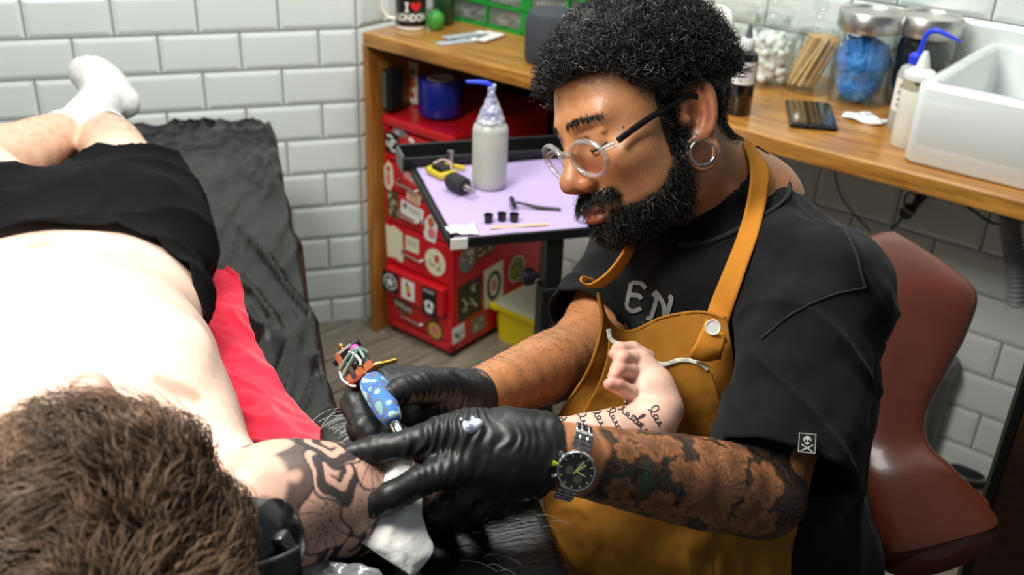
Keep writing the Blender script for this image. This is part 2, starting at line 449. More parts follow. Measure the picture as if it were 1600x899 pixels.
# planks run along one direction; the visible strip is laid board by board
PLD = radians(24); PM = Matrix.Rotation(PLD, 3, 'Z'); pu = np.array([cos(PLD), sin(PLD), 0]); pv = np.array([-sin(PLD), cos(PLD), 0])
bm = bmesh.new(); box(bm, (0, 0, 0), (1.2, .146, .008), None, .0015, 1); me = bpy.data.meshes.new('plank'); bm.to_mesh(me); bm.free(); me.materials.append(M_plank)
for r in range(-11, 8):
    for q in range(-2, 3):
        c = np.array([.25, -.7, -.002]) + pu*(q*1.204 + (r*.437) % 1.2 - .9) + pv*(r*.15)
        if c[1] > 1.0 or c[0] < -2.4: continue
        o = bpy.data.objects.new('plank', me); COL.objects.link(o); o.location = V(c); o.rotation_euler = (0, 0, PLD); put_w = Matrix.Translation(V(c)) @ PM.to_4x4()
        o.parent = floor_o; o.matrix_parent_inverse = parent_world(floor_o).inverted()

tile_meshes = {}
def tile_mesh(wd, ht):
    key = (round(wd, 4), round(ht, 4))
    if key not in tile_meshes:
        bm = bmesh.new(); w2, h2 = wd/2-.0016, ht/2-.0016; b = .011
        a = [bm.verts.new((x, -.001, z)) for x, z in ((-w2, -h2), (w2, -h2), (w2, h2), (-w2, h2))]
        c = [bm.verts.new((x, -.0045, z)) for x, z in ((-w2, -h2), (w2, -h2), (w2, h2), (-w2, h2))]
        d = [bm.verts.new((x, -.0085, z)) for x, z in ((-w2+b, -h2+b), (w2-b, -h2+b), (w2-b, h2-b), (-w2+b, h2-b))]
        for p, q in ((a, c), (c, d)):
            for i in range(4): bm.faces.new((p[i], p[(i+1) % 4], q[(i+1) % 4], q[i]))
        bm.faces.new(d); bmesh.ops.recalc_face_normals(bm, faces=bm.faces[:])
        es = [e for e in bm.edges if all(v in d for v in e.verts)]
        bmesh.ops.bevel(bm, geom=es, offset=.003, segments=2, affect='EDGES', profile=.5)
        m_ = bpy.data.meshes.new('tile'); bm.to_mesh(m_); bm.free(); m_.materials.append(M_tile); tile_meshes[key] = m_
    return tile_meshes[key]
def tiled_wall(name, origin, ang, length, rows, z0, row_h, tile_w, shift, low_row, z_top):
    """wall plane through origin, running along ang; its face looks to the right-hand side of that direction"""
    d = np.array([cos(ang), sin(ang), 0]); n = np.array([-sin(ang), cos(ang), 0])
    wl = box_obj(name, np.asarray(origin)+d*length/2+n*.05+E3*(z_top/2), (length, .1, z_top), M_grout, M=Matrix.Rotation(ang, 3, 'Z')); tag(wl, kind='structure')
    inv = parent_world(wl).inverted()
    for k in range(rows):
        zb = z0+k*row_h; h = row_h
        if zb < 0: h = row_h+zb; zb = 0
        if h < .02: continue
        x = -shift[k % 2]
        while x < length-1e-4:
            a, b = max(x, 0), min(x+tile_w, length)
            if b-a > .02:
                o = bpy.data.objects.new('tile', tile_mesh(b-a, h)); COL.objects.link(o)
                jit = random.uniform(-.0012, .0012)
                p = np.asarray(origin)+d*((a+b)/2)+E3*(zb+h/2)
                o.matrix_world = Matrix.Translation(V(p)) @ Matrix.Rotation(ang, 4, 'Z') @ Matrix.Rotation(jit, 4, 'X') @ Matrix.Rotation(random.uniform(-.001, .001), 4, 'Z')
                mw = o.matrix_world.copy(); o.parent = wl; o.matrix_parent_inverse = inv; o.matrix_basis = mw
            x += tile_w
    return wl
# left wall: joints of the row that ends at z=.885 fall on x = 0, -.2 ...
tiled_wall('wall_left', (-1.8, 0, 0), 0.0, 2.0, 13, -.015, .1, .2, (.1, .0), True, 1.25)
cs = np.array([.2, 0, 0]); cw = (cs-ORG) @ E2
tiled_wall('wall_back', cs+E2*.0, radians(34), .5-cw+.02, 13, -.015, .1, .2, (.0, .1), True, 1.25)
sL = -.083
tiled_wall('wall_right', S(sL-.0, .5, 0), radians(-56), 2.35, 12, -.015, .1, .2, ((.1+sL+.035) % .2, (sL+.035) % .2), True, 1.185)
for nm, p, a, L, z in (('trim_left', (-1.8, 0, 0), 0.0, 2.0, 1.285), ('trim_back', cs+0, radians(34), .5-cw+.02, 1.285), ('trim_right', S(sL, .5, 0), radians(-56), 2.35, 1.185)):
    d = np.array([cos(a), sin(a), 0]); n = np.array([-sin(a), cos(a), 0])
    tag(box_obj(nm, np.asarray(p)+d*L/2+n*.05+E3*(z+.6), (L, .1, 1.2 if nm == 'trim_right' else 1.2), M_plaster, M=Matrix.Rotation(a, 3, 'Z')), kind='structure')

# ================================================================ counter
M_wood = wood('oiled_timber', (132, 82, 28), (205, 146, 66), 6.0, (0, 0, radians(-56)), .28, .5)
M_woodv = wood('oiled_timber_upright', (138, 84, 26), (190, 128, 54), 6.0, (0, radians(90), 0), .4, .2)
ct = thing('wooden_counter', S(0, 0, 0), 'long varnished timber counter under the jars, mug and sink', 'counter')
for i, (a, b) in enumerate(((0, .62), (.62, 1.28), (1.28, 2.2))):      # staves glued edge to edge
    pass
bm = bmesh.new(); box(bm, S(1.1, .25, .882), (2.2, .5, .036), AX, .004, 2); obj('worktop', bm, M_wood, ct)
box_obj('side_panel', S(-.011, .26, .432), (.024, .48, .864), M_woodv, ct, bevel=.002)
box_obj('shade_panel', S(.42, .485, .66), (.80, .012, .40), mat('shade_dark', (44, 34, 26), .8), ct)  # added dark sheet, stands in for the deep shade under the counter

# ================================================================ red drawer cabinet
M_red = mat('red_enamel', (196, 18, 30), .35, spec=.5, coat=.3, bump=(30, .04))
M_steel = mat('brushed_steel', (190, 186, 176), .28, metal=1.0)
rc = thing('drawer_cabinet', S(.14, .26, 0), 'red metal drawer cabinet covered in stickers under the counter', 'cabinet')
bm = bmesh.new()
c0, c1, cf, cb, ctop = .013, .268, .055, .46, .67
box(bm, S((c0+c1)/2, (cf+cb)/2+.008, .345), (c1-c0, cb-cf-.016, .64), AX, .004, 2)
box(bm, S((c0+c1)/2, (cf+cb)/2, ctop-.012), (c1-c0+.006, cb-cf+.012, .026), AX, .006, 2)
box(bm, S(c0+.008, cf+.006, .335), (.016, .014, .62), AX, .002, 1); box(bm, S(c1-.008, cf+.006, .335), (.016, .014, .62), AX, .002, 1)
box(bm, S((c0+c1)/2, cf+.006, .035), (c1-c0, .014, .022), AX, .002, 1)
obj('carcass', bm, M_red, rc)
for s_, w_ in ((.03, .08), (.25, .08), (.03, .44), (.25, .44)):
    lathe_obj('castor', [(0, 0), (.014, 0), (.016, .01), (.012, .026), (0, .026)], S(s_, w_, 0), mat('black_rubber', (24, 24, 26), .6), rc, 12)
def fn_front(s0, z0, w_): return plane_fn(S(s0, w_, z0), E1, E3)
zs = [.637, .545, .457, .36, .232, .139, .048]
for i in range(6):
    zt, zb = zs[i], zs[i+1]; out = .022 if i == 4 else 0.0
    d = box_obj('drawer', S(.1405, cf+.012-out/2, (zt+zb)/2), (.222, .024+out, zt-zb-.006), M_red, rc, bevel=.004)
    if i != 4:
        zc = (zt+zb)/2-.006; sc = .115 if i < 3 else .13
        a = [S(sc-.04, cf-.0, zc+.008), S(sc-.04, cf-.014, zc+.006), S(sc-.032, cf-.022, zc+.002), S(sc+.032, cf-.022, zc-.004), S(sc+.04, cf-.014, zc), S(sc+.04, cf-.0, zc+.002)]
        tube_obj('handle', a, .0032, M_steel, d, 8)
M_ink = mat('ink_black', (14, 14, 16), .6); M_white = mat('paper_white', (232, 232, 226), .6); M_cream = mat('sticker_cream', (226, 222, 190), .6)
def sticker(s0, z0, wd, ht, m, label, rot=0.0, rnd=False, side=False, outline=None, lift=0.0):
    """flat sticker on the front (or the right side) of the cabinet; returns object and its 2D frame"""
    if side: x, o = E2, S(c1+.0012, s0, z0)                     # on the side face s0 is a depth
    else: x, o = E1, S(s0, cf-.0008-lift, z0)
    y = E3; xr = x*cos(rot)+y*sin(rot); yr = -x*sin(rot)+y*cos(rot)
    f = plane_fn(o, xr, yr)
    nrm = np.cross(xr, yr)
    want = E1 if side else -E2
    if nrm @ want < 0: 
        g = f; f = lambda a, b, h: g(a, b, -h)
    pts = outline or (circle2(wd/2, 26, 0, 0, ht/2) if rnd else [(-wd/2, -ht/2), (wd/2, -ht/2), (wd/2, ht/2), (-wd/2, ht/2)])
    return poly_obj('sticker', pts, f, m, rc, .0008, label), f
def deco(st, f, name, lines, wd, m, step=None): ribbon_obj(name, lines, wd, f, m, st, .0014, step)
def disc(st, f, name, cx, cy, r, m, ry=None, h=.0012): return poly_obj(name, circle2(r, 20, cx, cy, ry), f, m, st, h)
def blotch(n, seed, rx, ry, amp=.25):
    rr = random.Random(seed); return [((rx*(1+rr.uniform(-amp, amp)))*cos(2*pi*i/n), (ry*(1+rr.uniform(-amp, amp)))*sin(2*pi*i/n)) for i in range(n)]
def scribble(st, f, seed, rx, ry, m, n=7, wd=.003):
    rr = random.Random(seed); L = []
    for _ in range(n):
        x, y = rr.uniform(-rx, rx), rr.uniform(-ry, ry); ln = [(x, y)]
        for _k in range(3): ln.append((max(-rx, min(rx, ln[-1][0]+rr.uniform(-rx, rx)*.5)), max(-ry, min(ry, ln[-1][1]+rr.uniform(-ry, ry)*.5))))
        L.append(ln)
    deco(st, f, 'print', L, wd, m, 12)
mB = mat('sticker_black', (20, 20, 22), .5); mG = mat('sticker_grey', (120, 118, 112), .6); mO = mat('print_orange', (196, 96, 50), .6); mY = mat('print_yellow', (206, 172, 60), .6)
mBr = mat('print_brown', (96, 74, 44), .6); mGn = mat('print_green', (92, 120, 40), .6); mPk = mat('print_pink', (214, 120, 120), .6); mR = mat('print_red', (196, 40, 44), .6)
# front, from the top
st, f = sticker(.045, .598, .052, .06, mB, 'square black sticker with two white interlocked block letters')
deco(st, f, 'letter', [[(-.017, .019), (-.001, .019), (.005, .012), (.005, -.002), (-.001, -.008), (-.017, -.008), (-.017, .004)]], .0065, M_white)
deco(st, f, 'letter', [[(.018, .008), (.002, .008), (-.005, .002), (-.005, -.014), (.002, -.020), (.018, -.020)]], .0065, M_white)
st, f = sticker(.078, .634, .045, .018, mG, 'small grey graffiti sticker above the square black one', -.1, outline=blotch(14, 3, .026, .011)); scribble(st, f, 1, .018, .006, M_white, 5, .002)
st, f = sticker(.118, .624, .022, .012, M_white, 'small white oval sticker on the top drawer', -.3, rnd=True)
st, f = sticker(.19, .612, .042, .036, M_white, 'round white sticker with dark ring on the top drawer', rnd=True); deco(st, f, 'ring', [circle2(.013, 20)+[(.013, 0)]], .005, mB)
st, f = sticker(.098, .552, .03, .02, M_white, 'small white sticker with red figures beside a handle'); deco(st, f, 'print', [[(-.01, .005), (-.003, .005), (-.01, -.005), (-.003, -.005)], [(.002, .005), (.009, .005), (.002, -.005), (.009, -.005)]], .002, mR)
st, f = sticker(.030, .498, .034, .085, M_cream, 'tall cream sticker with a standing figure', outline=blotch(16, 5, .018, .044, .15))
disc(st, f, 'figure', 0, .022, .009, mO); disc(st, f, 'figure', 0, -.008, .008, mPk, .02)
st, f = sticker(.115, .515, .07, .045, mR, 'red and white winged wordmark sticker', -.25, outline=blotch(14, 8, .038, .024)); deco(st, f, 'letter', [[(-.025, .012), (-.018, -.008), (-.012, .012)], [(-.010, -.008), (-.004, .010), (.002, -.008)], [(.005, -.008), (.005, .010), (.013, -.008), (.013, .010)], [(.026, .009), (.018, .007), (.026, -.004), (.018, -.008)]], .004, M_white)
st, f = sticker(.125, .462, .05, .03, M_cream, 'cream sticker with orange lines of lettering', -.15); deco(st, f, 'print', [[(-.02, y), (.02, y)] for y in (.008, 0, -.008)], .004, mO)
st, f = sticker(.045, .418, .042, .08, mBr, 'dark upright photo sticker', .0); scribble(st, f, 12, .016, .034, M_cream, 7, .003); scribble(st, f, 13, .016, .034, mB, 6, .004)
st, f = sticker(.118, .418, .085, .042, M_white, 'white label sticker with a black cross and text lines', -.12); deco(st, f, 'print', [[(-.034, .008), (-.018, .008)], [(-.026, .016), (-.026, 0)]], .006, mB); deco(st, f, 'print', [[(-.012, y), (.034, y)] for y in (.01, .004, -.002)], .0018, mG)
st, f = sticker(.19, .388, .04, .09, M_white, 'white sticker with a reddish creature', outline=blotch(16, 21, .024, .046)); disc(st, f, 'figure', 0, .02, .012, mO, .016); disc(st, f, 'figure', .002, -.012, .014, mPk, .016)
st, f = sticker(.050, .298, .062, .105, M_cream, 'large cream paper sticker with torn edge', outline=[(-.035, .052), (-.012, .049), (-.008, .056), (.03, .045), (.033, -.045), (.02, -.05), (.004, -.043), (-.03, -.048)])
st, f = sticker(.118, .318, .05, .045, M_cream, 'pale grey card sticker above a handle'); deco(st, f, 'print', [[(-.018, y), (.018, y)] for y in (.01, .003, -.004)], .0015, mG)
st, f = sticker(.205, .292, .076, .08, M_cream, 'round cream sticker with a red and grey bird', rnd=True); disc(st, f, 'figure', .006, .012, .009, mR, .013); scribble(st, f, 5, .02, .02, mG, 8, .003)
st, f = sticker(.052, .186, .062, .066, mB, 'square black sticker with a white star in a ring', lift=.0225); disc(st, f, 'print', 0, 0, .025, M_white); disc(st, f, 'print', 0, 0, .021, mB, h=.0016)
star = [((.019 if i % 2 == 0 else .008)*sin(2*pi*i/10), (.019 if i % 2 == 0 else .008)*cos(2*pi*i/10)) for i in range(10)]; poly_obj('print', star, f, M_white, st, .002)
st, f = sticker(.122, .184, .05, .06, M_white, 'white sticker with a small seated figure', lift=.0225); disc(st, f, 'figure', 0, .006, .01, mY, .014); disc(st, f, 'figure', .003, -.012, .009, mR); disc(st, f, 'figure', -.004, .018, .006, mBr)
st, f = sticker(.203, .176, .054, .088, mB, 'black sticker with white lettering over a bandaged shape', lift=.0225)
deco(st, f, 'lettering', [[(-.020+k*.0068, .029), (-.020+k*.0068+.003, .038), (-.020+k*.0068+.005, .029)] for k in range(6)], .0018, M_white); disc(st, f, 'figure', 0, -.008, .018, M_white, .012); disc(st, f, 'figure', 0, -.024, .015, M_white, .011); disc(st, f, 'figure', 0, -.012, .006, mB, .008, .0018)
st, f = sticker(.08, .108, .07, .042, mBr, 'brown sticker with white script lettering', -.12, outline=blotch(14, 31, .04, .023, .15)); text_obj('lettering', 'Volcom', .022, f, M_white, st, .0014, .0003, .25)
st, f = sticker(.205, .075, .062, .066, mBr, 'round brown sticker with a yellow rosette', rnd=True); disc(st, f, 'print', 0, 0, .024, mY); disc(st, f, 'print', 0, 0, .014, mPk, h=.0016); scribble(st, f, 41, .01, .01, mR, 7, .002)
# right side (first number is the depth from the counter edge)
for dw, z, a, b, m, lab, rnd, sd in ((.115, .30, .07, .075, mG, 'round grey sticker on the cabinet side', True, 51), (.19, .31, .085, .05, mBr, 'striped sticker on the cabinet side', False, 52), (.13, .172, .10, .115, mat('sticker_umber', (54, 46, 38), .5), 'large dark sticker with scratched drawing', False, 53),
                                (.235, .175, .085, .13, M_cream, 'cream sticker with an oval dark wreath', False, 54), (.34, .19, .075, .085, mGn, 'oval green sticker with a pale rim', True, 55), (.082, .078, .05, .05, M_white, 'small white square sticker with an animal', False, 56),
                                (.17, .072, .055, .05, mG, 'grey sticker near the cabinet foot', False, 57), (.30, .56, .06, .08, mGn, 'oval green sticker high on the cabinet side', True, 58), (.20, .545, .045, .085, mB, 'black oval sticker high on the cabinet side', True, 59), (.085, .58, .05, .06, mG, 'grey sticker near the top of the side', False, 60), (.33, .33, .08, .05, mBr, 'brown sticker behind the cream ones', False, 62)):
    st, f = sticker(dw, z, a, b, m, lab, .05, rnd, True)
    if sd == 54: deco(st, f, 'print', [[(.026*cos(t), .042*sin(t)) for t in np.linspace(0, 2*pi, 24)]], .012, mB); disc(st, f, 'figure', 0, 0, .012, mPk, .02)
    elif sd == 55: deco(st, f, 'rim', [[(.036*cos(t), .041*sin(t)) for t in np.linspace(0, 2*pi, 24)]], .004, M_cream); scribble(st, f, sd, .02, .025, mY, 8, .004)
    else: scribble(st, f, sd, a*.32, b*.32, M_cream if m in (mB, mBr, mG) or sd == 53 else mB, 8, .003)

# ================================================================ things under the counter at left
M_navy = mat('blue_tape', (22, 36, 140), .35, coat=.2)
t = thing('tape_roll', S(.135, .15, .683), 'wide roll of blue tape standing on the red cabinet', 'tape')
lathe_obj('tape', [(.036, 0), (.057, 0), (.058, .002), (.058, .092), (.057, .094), (.036, .094), (.036, 0)], S(.135, .15, .683), M_navy, t, 40)
lathe_obj('core', [(.032, .001), (.0365, .001), (.0365, .0952), (.032, .0952), (.032, .001)], S(.135, .15, .683), mat('card_core', (190, 180, 156), .8), t, 40)
t = thing('black_case', S(.03, .115, .683), 'black upright case beside the blue tape roll', 'case')
box_obj('body', S(.021, .085, .738), (.034, .05, .11), mat('black_plastic', (26, 27, 28), .4), t, bevel=.004)
box_obj('panel', S(.016, .0585, .738), (.012, .003, .098), mat('grey_plastic', (92, 94, 92), .4), t, bevel=.001)
t = thing('picture_card', S(.072, .19, .683), 'colourful picture card leaning behind the blue tape', 'card')
pcc = PW(641, 128, .17)
o = box_obj('card', pcc, (.055, .004, .115), M_cream, t)
f = plane_fn(pcc-E2*.0025, E1, E3)
for k, (m, x, y, r) in enumerate(((mPk, -.01, .02, .014), (mO, .008, .0, .016), (mY, -.004, -.026, .012), (mGn, .012, .03, .008), (mBr, -.014, -.012, .01), (mR, .01, -.034, .008))): poly_obj('print', blotch(12, k+70, r, r*1.1), lambda a, b, h, x=x, y=y: f(a+x, b+y, h), m, o, .0006+.0001*k)
tag(tube_obj('wire_hook', [S(.052, .13, .689), S(.056, .12, .705), S(.066, .125, .712), S(.07, .12, .735), S(.076, .12, .742)], .0025, mat('white_wire', (220, 216, 210), .4), None, 8, 24), 'bent white wire in front of the picture card', 'wire')

# ================================================================ left end of the counter top
M_china = mat('white_china', (236, 234, 226), .12, coat=.5)
mp = S(.052, .125, .9)
t = thing('mug', mp, 'white mug with black wrap print reading I love London', 'mug')
lathe_obj('body', [(0, .003), (.036, .003), (.037, 0), (.040, .002), (.041, .012), (.041, .092), (.0405, .095), (.0385, .094), (.0375, .085), (.0375, .012), (0, .008)], mp, M_china, t, 48)
cam_ang = atan2(CAM[1]-mp[1], CAM[0]-mp[0])
bm = bmesh.new(); seg = 40
for i in range(seg):
    a0 = cam_ang-1.25+2.5*i/seg; a1 = cam_ang-1.25+2.5*(i+1)/seg
    q = [bm.verts.new(V(mp+np.array([.0413*cos(a), .0413*sin(a), z]))) for a, z in ((a0, .010), (a1, .010), (a1, .088), (a0, .088))]; bm.faces.new(q)
wrap = obj('print_wrap', bm, mat('mug_black', (20, 18, 20), .2, coat=.4), t)
fm = cyl_fn(mp, .0414, cam_ang+.05)
text_obj('lettering', 'LONDON', .0200, lambda a, b, h: fm(a*.93, b*1.25+.033, h), M_china, wrap, .0006, .0007, 0, .004)
ser = []
ribbon_obj('lettering', [[(-.0125, .050), (-.0125, .070)], [(-.0175, .050), (-.0075, .050)], [(-.0175, .070), (-.0075, .070)]], .0046, fm, M_china, wrap, .0007, 6)
heart = []
for i in range(28):
    a = 2*pi*i/28; heart.append((.0140/16*16*sin(a)**3+.0105, .0140/16*(13*cos(a)-5*cos(2*a)-2*cos(3*a)-cos(4*a))+.062))
poly_obj('heart', heart, fm, mat('heart_red', (214, 34, 36), .3), wrap, .0007)
hd = np.array([-sin(cam_ang), cos(cam_ang), 0]); hd = hd if hd @ CR < 0 else -hd; hd = (hd+.25*E1*0)/np.linalg.norm(hd)
tube_obj('handle', [mp+hd*.039+E3*.080, mp+hd*.056+E3*.084, mp+hd*.071+E3*.070, mp+hd*.072+E3*.045, mp+hd*.060+E3*.026, mp+hd*.038+E3*.022], .0062, M_china, t, 10, 26, .75)
t = tag(lathe_obj('lime', [(0, 0), (.012, .001), (.021, .010), (.024, .024), (.022, .038), (.014, .047), (.007, .051), (0, .053)], S(.115, .150, .9), mat('lime_green', (48, 128, 44), .4, bump=(60, .4), vary=(20, (74, 150, 54), .4, .6)), None, 28), 'round green lime-like object between mug and green drawers', 'lime')
t = tag(lathe_obj('green_tumbler', [(0, 0), (.026, 0), (.028, .004), (.031, .09), (.0295, .09), (.0265, .006), (0, .004)], S(.085, .215, .9), glass('green_glass', (90, 160, 110), .12, milk=.35, milk_rgb=(44, 92, 60)), None, 28), 'dark green glass tumbler behind the lime', 'tumbler')
# component drawers
M_green = mat('green_plastic', (16, 138, 46), .35); M_clear = glass('clear_plastic', (235, 240, 236), .14, .1, .22, (190, 196, 190))
t = thing('drawer_organiser', S(.30, .36, .9), 'green framed organiser of clear little drawers on the counter', 'organiser')
bm = bmesh.new()
og0, wF, wB = .062, .27, .42
cols = [(og0, .184), (.184, .306), (.322, .444), (.444, .566)]
for s_ in (og0, .184, .306, .322, .444, .566): box(bm, S(s_, (wF+wB)/2, .9+.118), (.008 if s_ not in (.306, .322) else .016, wB-wF, .236), AX, .001, 1)
for k in range(5): box(bm, S((og0+.566)/2, (wF+wB)/2, .904+k*.057), (.566-og0+.008, wB-wF, .007 if k else .010), AX, .001, 1)
obj('frame', bm, M_green, t)
M_pack = mat('drawer_contents', (214, 216, 212), .6, vary=(40, (150, 152, 150), .45, .6))
for a, b in cols:
    for k in range(4):
        z0 = .909+k*.057
        d = box_obj('drawer', S((a+b)/2, wF+.07, z0+.0235), (b-a-.014, .13, .045), M_clear, t, bevel=.002)
        bm = bmesh.new()
        for _ in range(7): box(bm, S(random.uniform(a+.02, b-.02), wF+random.uniform(.02, .06), z0+random.uniform(.010, .026)), (random.uniform(.02, .034), .022, .004), AX @ Matrix.Rotation(random.uniform(-.6, .6), 3, 'Y') @ Matrix.Rotation(random.uniform(-.5, .5), 3, 'Z'), 0)
        obj('packet', bm, M_pack, d)
        box_obj('pull', S((a+b)/2, wF+.001, z0+.010), (.03, .008, .006), M_clear, d)
for k, (px, py, a, ln, wd) in enumerate(((716, 66, -.20, .115, .030), (742, 58, -.05, .120, .032), (766, 62, .25, .095, .028), (726, 60, -.12, .12, .027))):
    c = PZ(px, py, .9)+E3*(.002+.0022*k); Mx = AX @ Matrix.Rotation(radians(82)+a, 3, 'Z')
    t = thing('needle_pouch', c, ('grey sealed pouch lying lowest on the counter', 'grey sealed pouch with lines on top of the others', 'white narrow pouch pointing to the counter edge', 'pale sealed pouch in the middle of the pile')[k], 'pouch', 'sealed pouches in front of the green drawers')
    box_obj('pouch', c, (ln, wd, .0016), mat('pouch_grey', (170, 180, 190), .25, vary=(90, (196, 202, 208), .4, .6)) if k != 2 else M_white, t, Mx)
    box_obj('paper_tab', c+np.array(Mx @ Vector((ln*.42, 0, .0012))), (ln*.16, wd, .0008), M_white, t, Mx)
tag(lathe_obj('speaker', [(0, 0), (.052, 0), (.058, .01), (.060, .09), (.052, .115), (.03, .125), (0, .127)], S(.505, .120, .9), mat('dark_felt', (58, 62, 70), .85), None, 32), 'dark grey rounded object on the counter behind the hair', 'speaker')

# ================================================================ right end of the counter
M_glass = glass('jar_glass', (251, 253, 252), .12)
M_chrome = mat('chrome', (205, 205, 205), .12, metal=1.0); M_lidm = mat('satin_steel', (196, 194, 188), .34, metal=1.0)
def jar_body(t, p, r, h, mouth, sq=False):
    g = .003
    prof = [(0, 0), (r*.9, 0), (r, .008), (r, h*.72), (mouth, h*.88), (mouth, h), (mouth-g, h), (mouth-g, h*.88), (r-g, h*.71), (r-g, .011), (r*.88, .005), (0, .005)]
    return lathe_obj('glass', prof, p, M_glass, t, 40)
def jar_stopper(t, p, h, mouth, knob):
    return lathe_obj('lid', [(mouth-.006, h-.02), (mouth-.005, h+.002), (mouth+.004, h+.003), (mouth+.005, h+.009), (mouth*.8, h+.022), (.012, h+.030), (.010, h+.036), (knob*.8, h+.042), (knob, h+.054), (knob*.8, h+.066), (0, h+.07)], p, M_glass, t, 32)
# jar of cotton
p = S(.955, .34, .9); t = thing('glass_jar', p, 'round stoppered glass jar of white cotton behind the black ink bottle', 'jar', 'glass jars on the counter')
jar_body(t, p, .058, .15, .042); jar_stopper(t, p, .15, .042, .022)
fld = Field(p-np.array([.07, .07, 0]), p+np.array([.07, .07, .14]), .003)
fld.cap(p+E3*.045, p+E3*.070, .036, .036, .01)
for _ in range(150):
    a = random.uniform(0, 6.28); rr = random.uniform(.015, .046); fld.ell(p+np.array([rr*cos(a), rr*sin(a), random.uniform(.014, .108)]), [random.uniform(.006, .010)]*3, None, .004)
v, f = fld.mesh(); o = py_obj('cotton_wool', v, f, mat('cotton', (240, 240, 236), .95, bump=(220, .5), sss=.0)); tag(o, 'loose white cotton wool filling the stoppered jar', 'cotton', kind='stuff')
# jar of sticks
p = S(1.05, .365, .9); t = thing('glass_jar', p, 'stoppered glass jar full of wooden sticks', 'jar', 'glass jars on the counter')
jar_body(t, p, .060, .13, .046); jar_stopper(t, p, .13, .046, .018)
M_stick = wood('birch_stick', (206, 166, 112), (236, 204, 156), 30, (0, 0, 0), .6, 0)
bm = bmesh.new(); box(bm, (0, 0, 0), (.0075, .0022, .122), None, .0009, 1); me = bpy.data.meshes.new('wooden_stick'); bm.to_mesh(me); bm.free(); me.materials.append(M_stick)
tl = np.cross(E3, -E2)
for i in range(46):
    a = (i*2.399) % 6.283; rr = .043*math.sqrt((i+.5)/46)*.80
    o = bpy.data.objects.new('wooden_stick', me); COL.objects.link(o)
    lean = -.40+random.uniform(-.05, .05); c = p+np.array([rr*cos(a), rr*sin(a), .066])+E1*0
    # lean along the counter
    ax = Vector(V(E2)); o.matrix_world = Matrix.Translation(V(c-E1*.0)) @ Matrix.Rotation(-lean, 4, ax) @ Matrix.Rotation(radians(-56)+random.uniform(-.6, .6), 4, 'Z')
    tag(o, 'flat wooden stick leaning in the bundle in the glass jar', 'stick', 'wooden sticks in the jar')
# jars with steel lids
def steel_jar(p, label, r=.062, h=.155):
    t = thing('storage_jar', p, label, 'jar', 'glass jars on the counter')
    g = .003
    lathe_obj('glass', [(0, 0), (r*.92, 0), (r, .006), (r, h), (r-g, h), (r-g, .012), (0, .010)], p, M_glass, t, 40)
    lathe_obj('lid', [(0, h-.004), (r-.004, h-.004), (r-.004, h), (r+.003, h), (r+.004, h+.004), (r+.004, h+.034), (r+.001, h+.038), (r*.9, h+.037), (r*.86, h+.033), (0, h+.033)], p, M_lidm, t, 48)
    return t
p = S(1.165, .355, .9); steel_jar(p, 'glass jar with steel lid holding blue gloves', .064, .158)
fld = Field(p-np.array([.07, .07, 0]), p+np.array([.07, .07, .17]), .0025)
fld.cap(p+E3*.052, p+E3*.085, .044, .056, .01); fld.ell(p+E3*.034, (.042, .040, .026), None, .02)
for i in range(34):
    a = random.uniform(0, 6.28); rr = random.uniform(.018, .050); z = random.uniform(.100, .126); c = p+np.array([rr*cos(a), rr*sin(a), z])
    q = c+np.array([random.uniform(-.014, .014), random.uniform(-.014, .014), random.uniform(.0, .022)]); fld.cap(c, q, random.uniform(.004, .008), .0035, .003)
v, f = fld.mesh(); v = v+vnormals(v, f)*(fbm(v*90, 3, 4)*.0028)[:, None]
d = v-p; r_ = np.hypot(d[:, 0], d[:, 1]); k = np.minimum(1, .0595/np.maximum(r_, 1e-6)); v[:, 0] = p[0]+d[:, 0]*k; v[:, 1] = p[1]+d[:, 1]*k
o = py_obj('glove_bundle', v, f, mat('blue_nitrile', (52, 128, 214), .5, bump=(160, .3), vary=(26, (72, 150, 228), .4, .6))); tag(o, 'crumpled bright blue gloves stuffed in the steel lidded jar', 'gloves')
p = S(1.262, .425, .9); steel_jar(p, 'glass jar with steel lid holding black gloves, beside the sink', .064, .155)
fld = Field(p-np.array([.07, .07, 0]), p+np.array([.07, .07, .17]), .003)
fld.cap(p+E3*.055, p+E3*.11, .05, .052, .01)
for i in range(16):
    a = random.uniform(0, 6.28); fld.cap(p+np.array([.03*cos(a), .03*sin(a), .12]), p+np.array([.045*cos(a+1), .045*sin(a+1), .135]), .008, .005, .004)
v, f = fld.mesh(); v = v+vnormals(v, f)*(fbm(v*80, 3, 9)*.003)[:, None]
d = v-p; r_ = np.hypot(d[:, 0], d[:, 1]); k = np.minimum(1, .0565/np.maximum(r_, 1e-6)); v[:, 0] = p[0]+d[:, 0]*k; v[:, 1] = p[1]+d[:, 1]*k
tag(py_obj('glove_bundle', v, f, mat('black_nitrile_dull', (22, 26, 34), .5)), 'black gloves packed in the steel lidded jar by the sink', 'gloves')
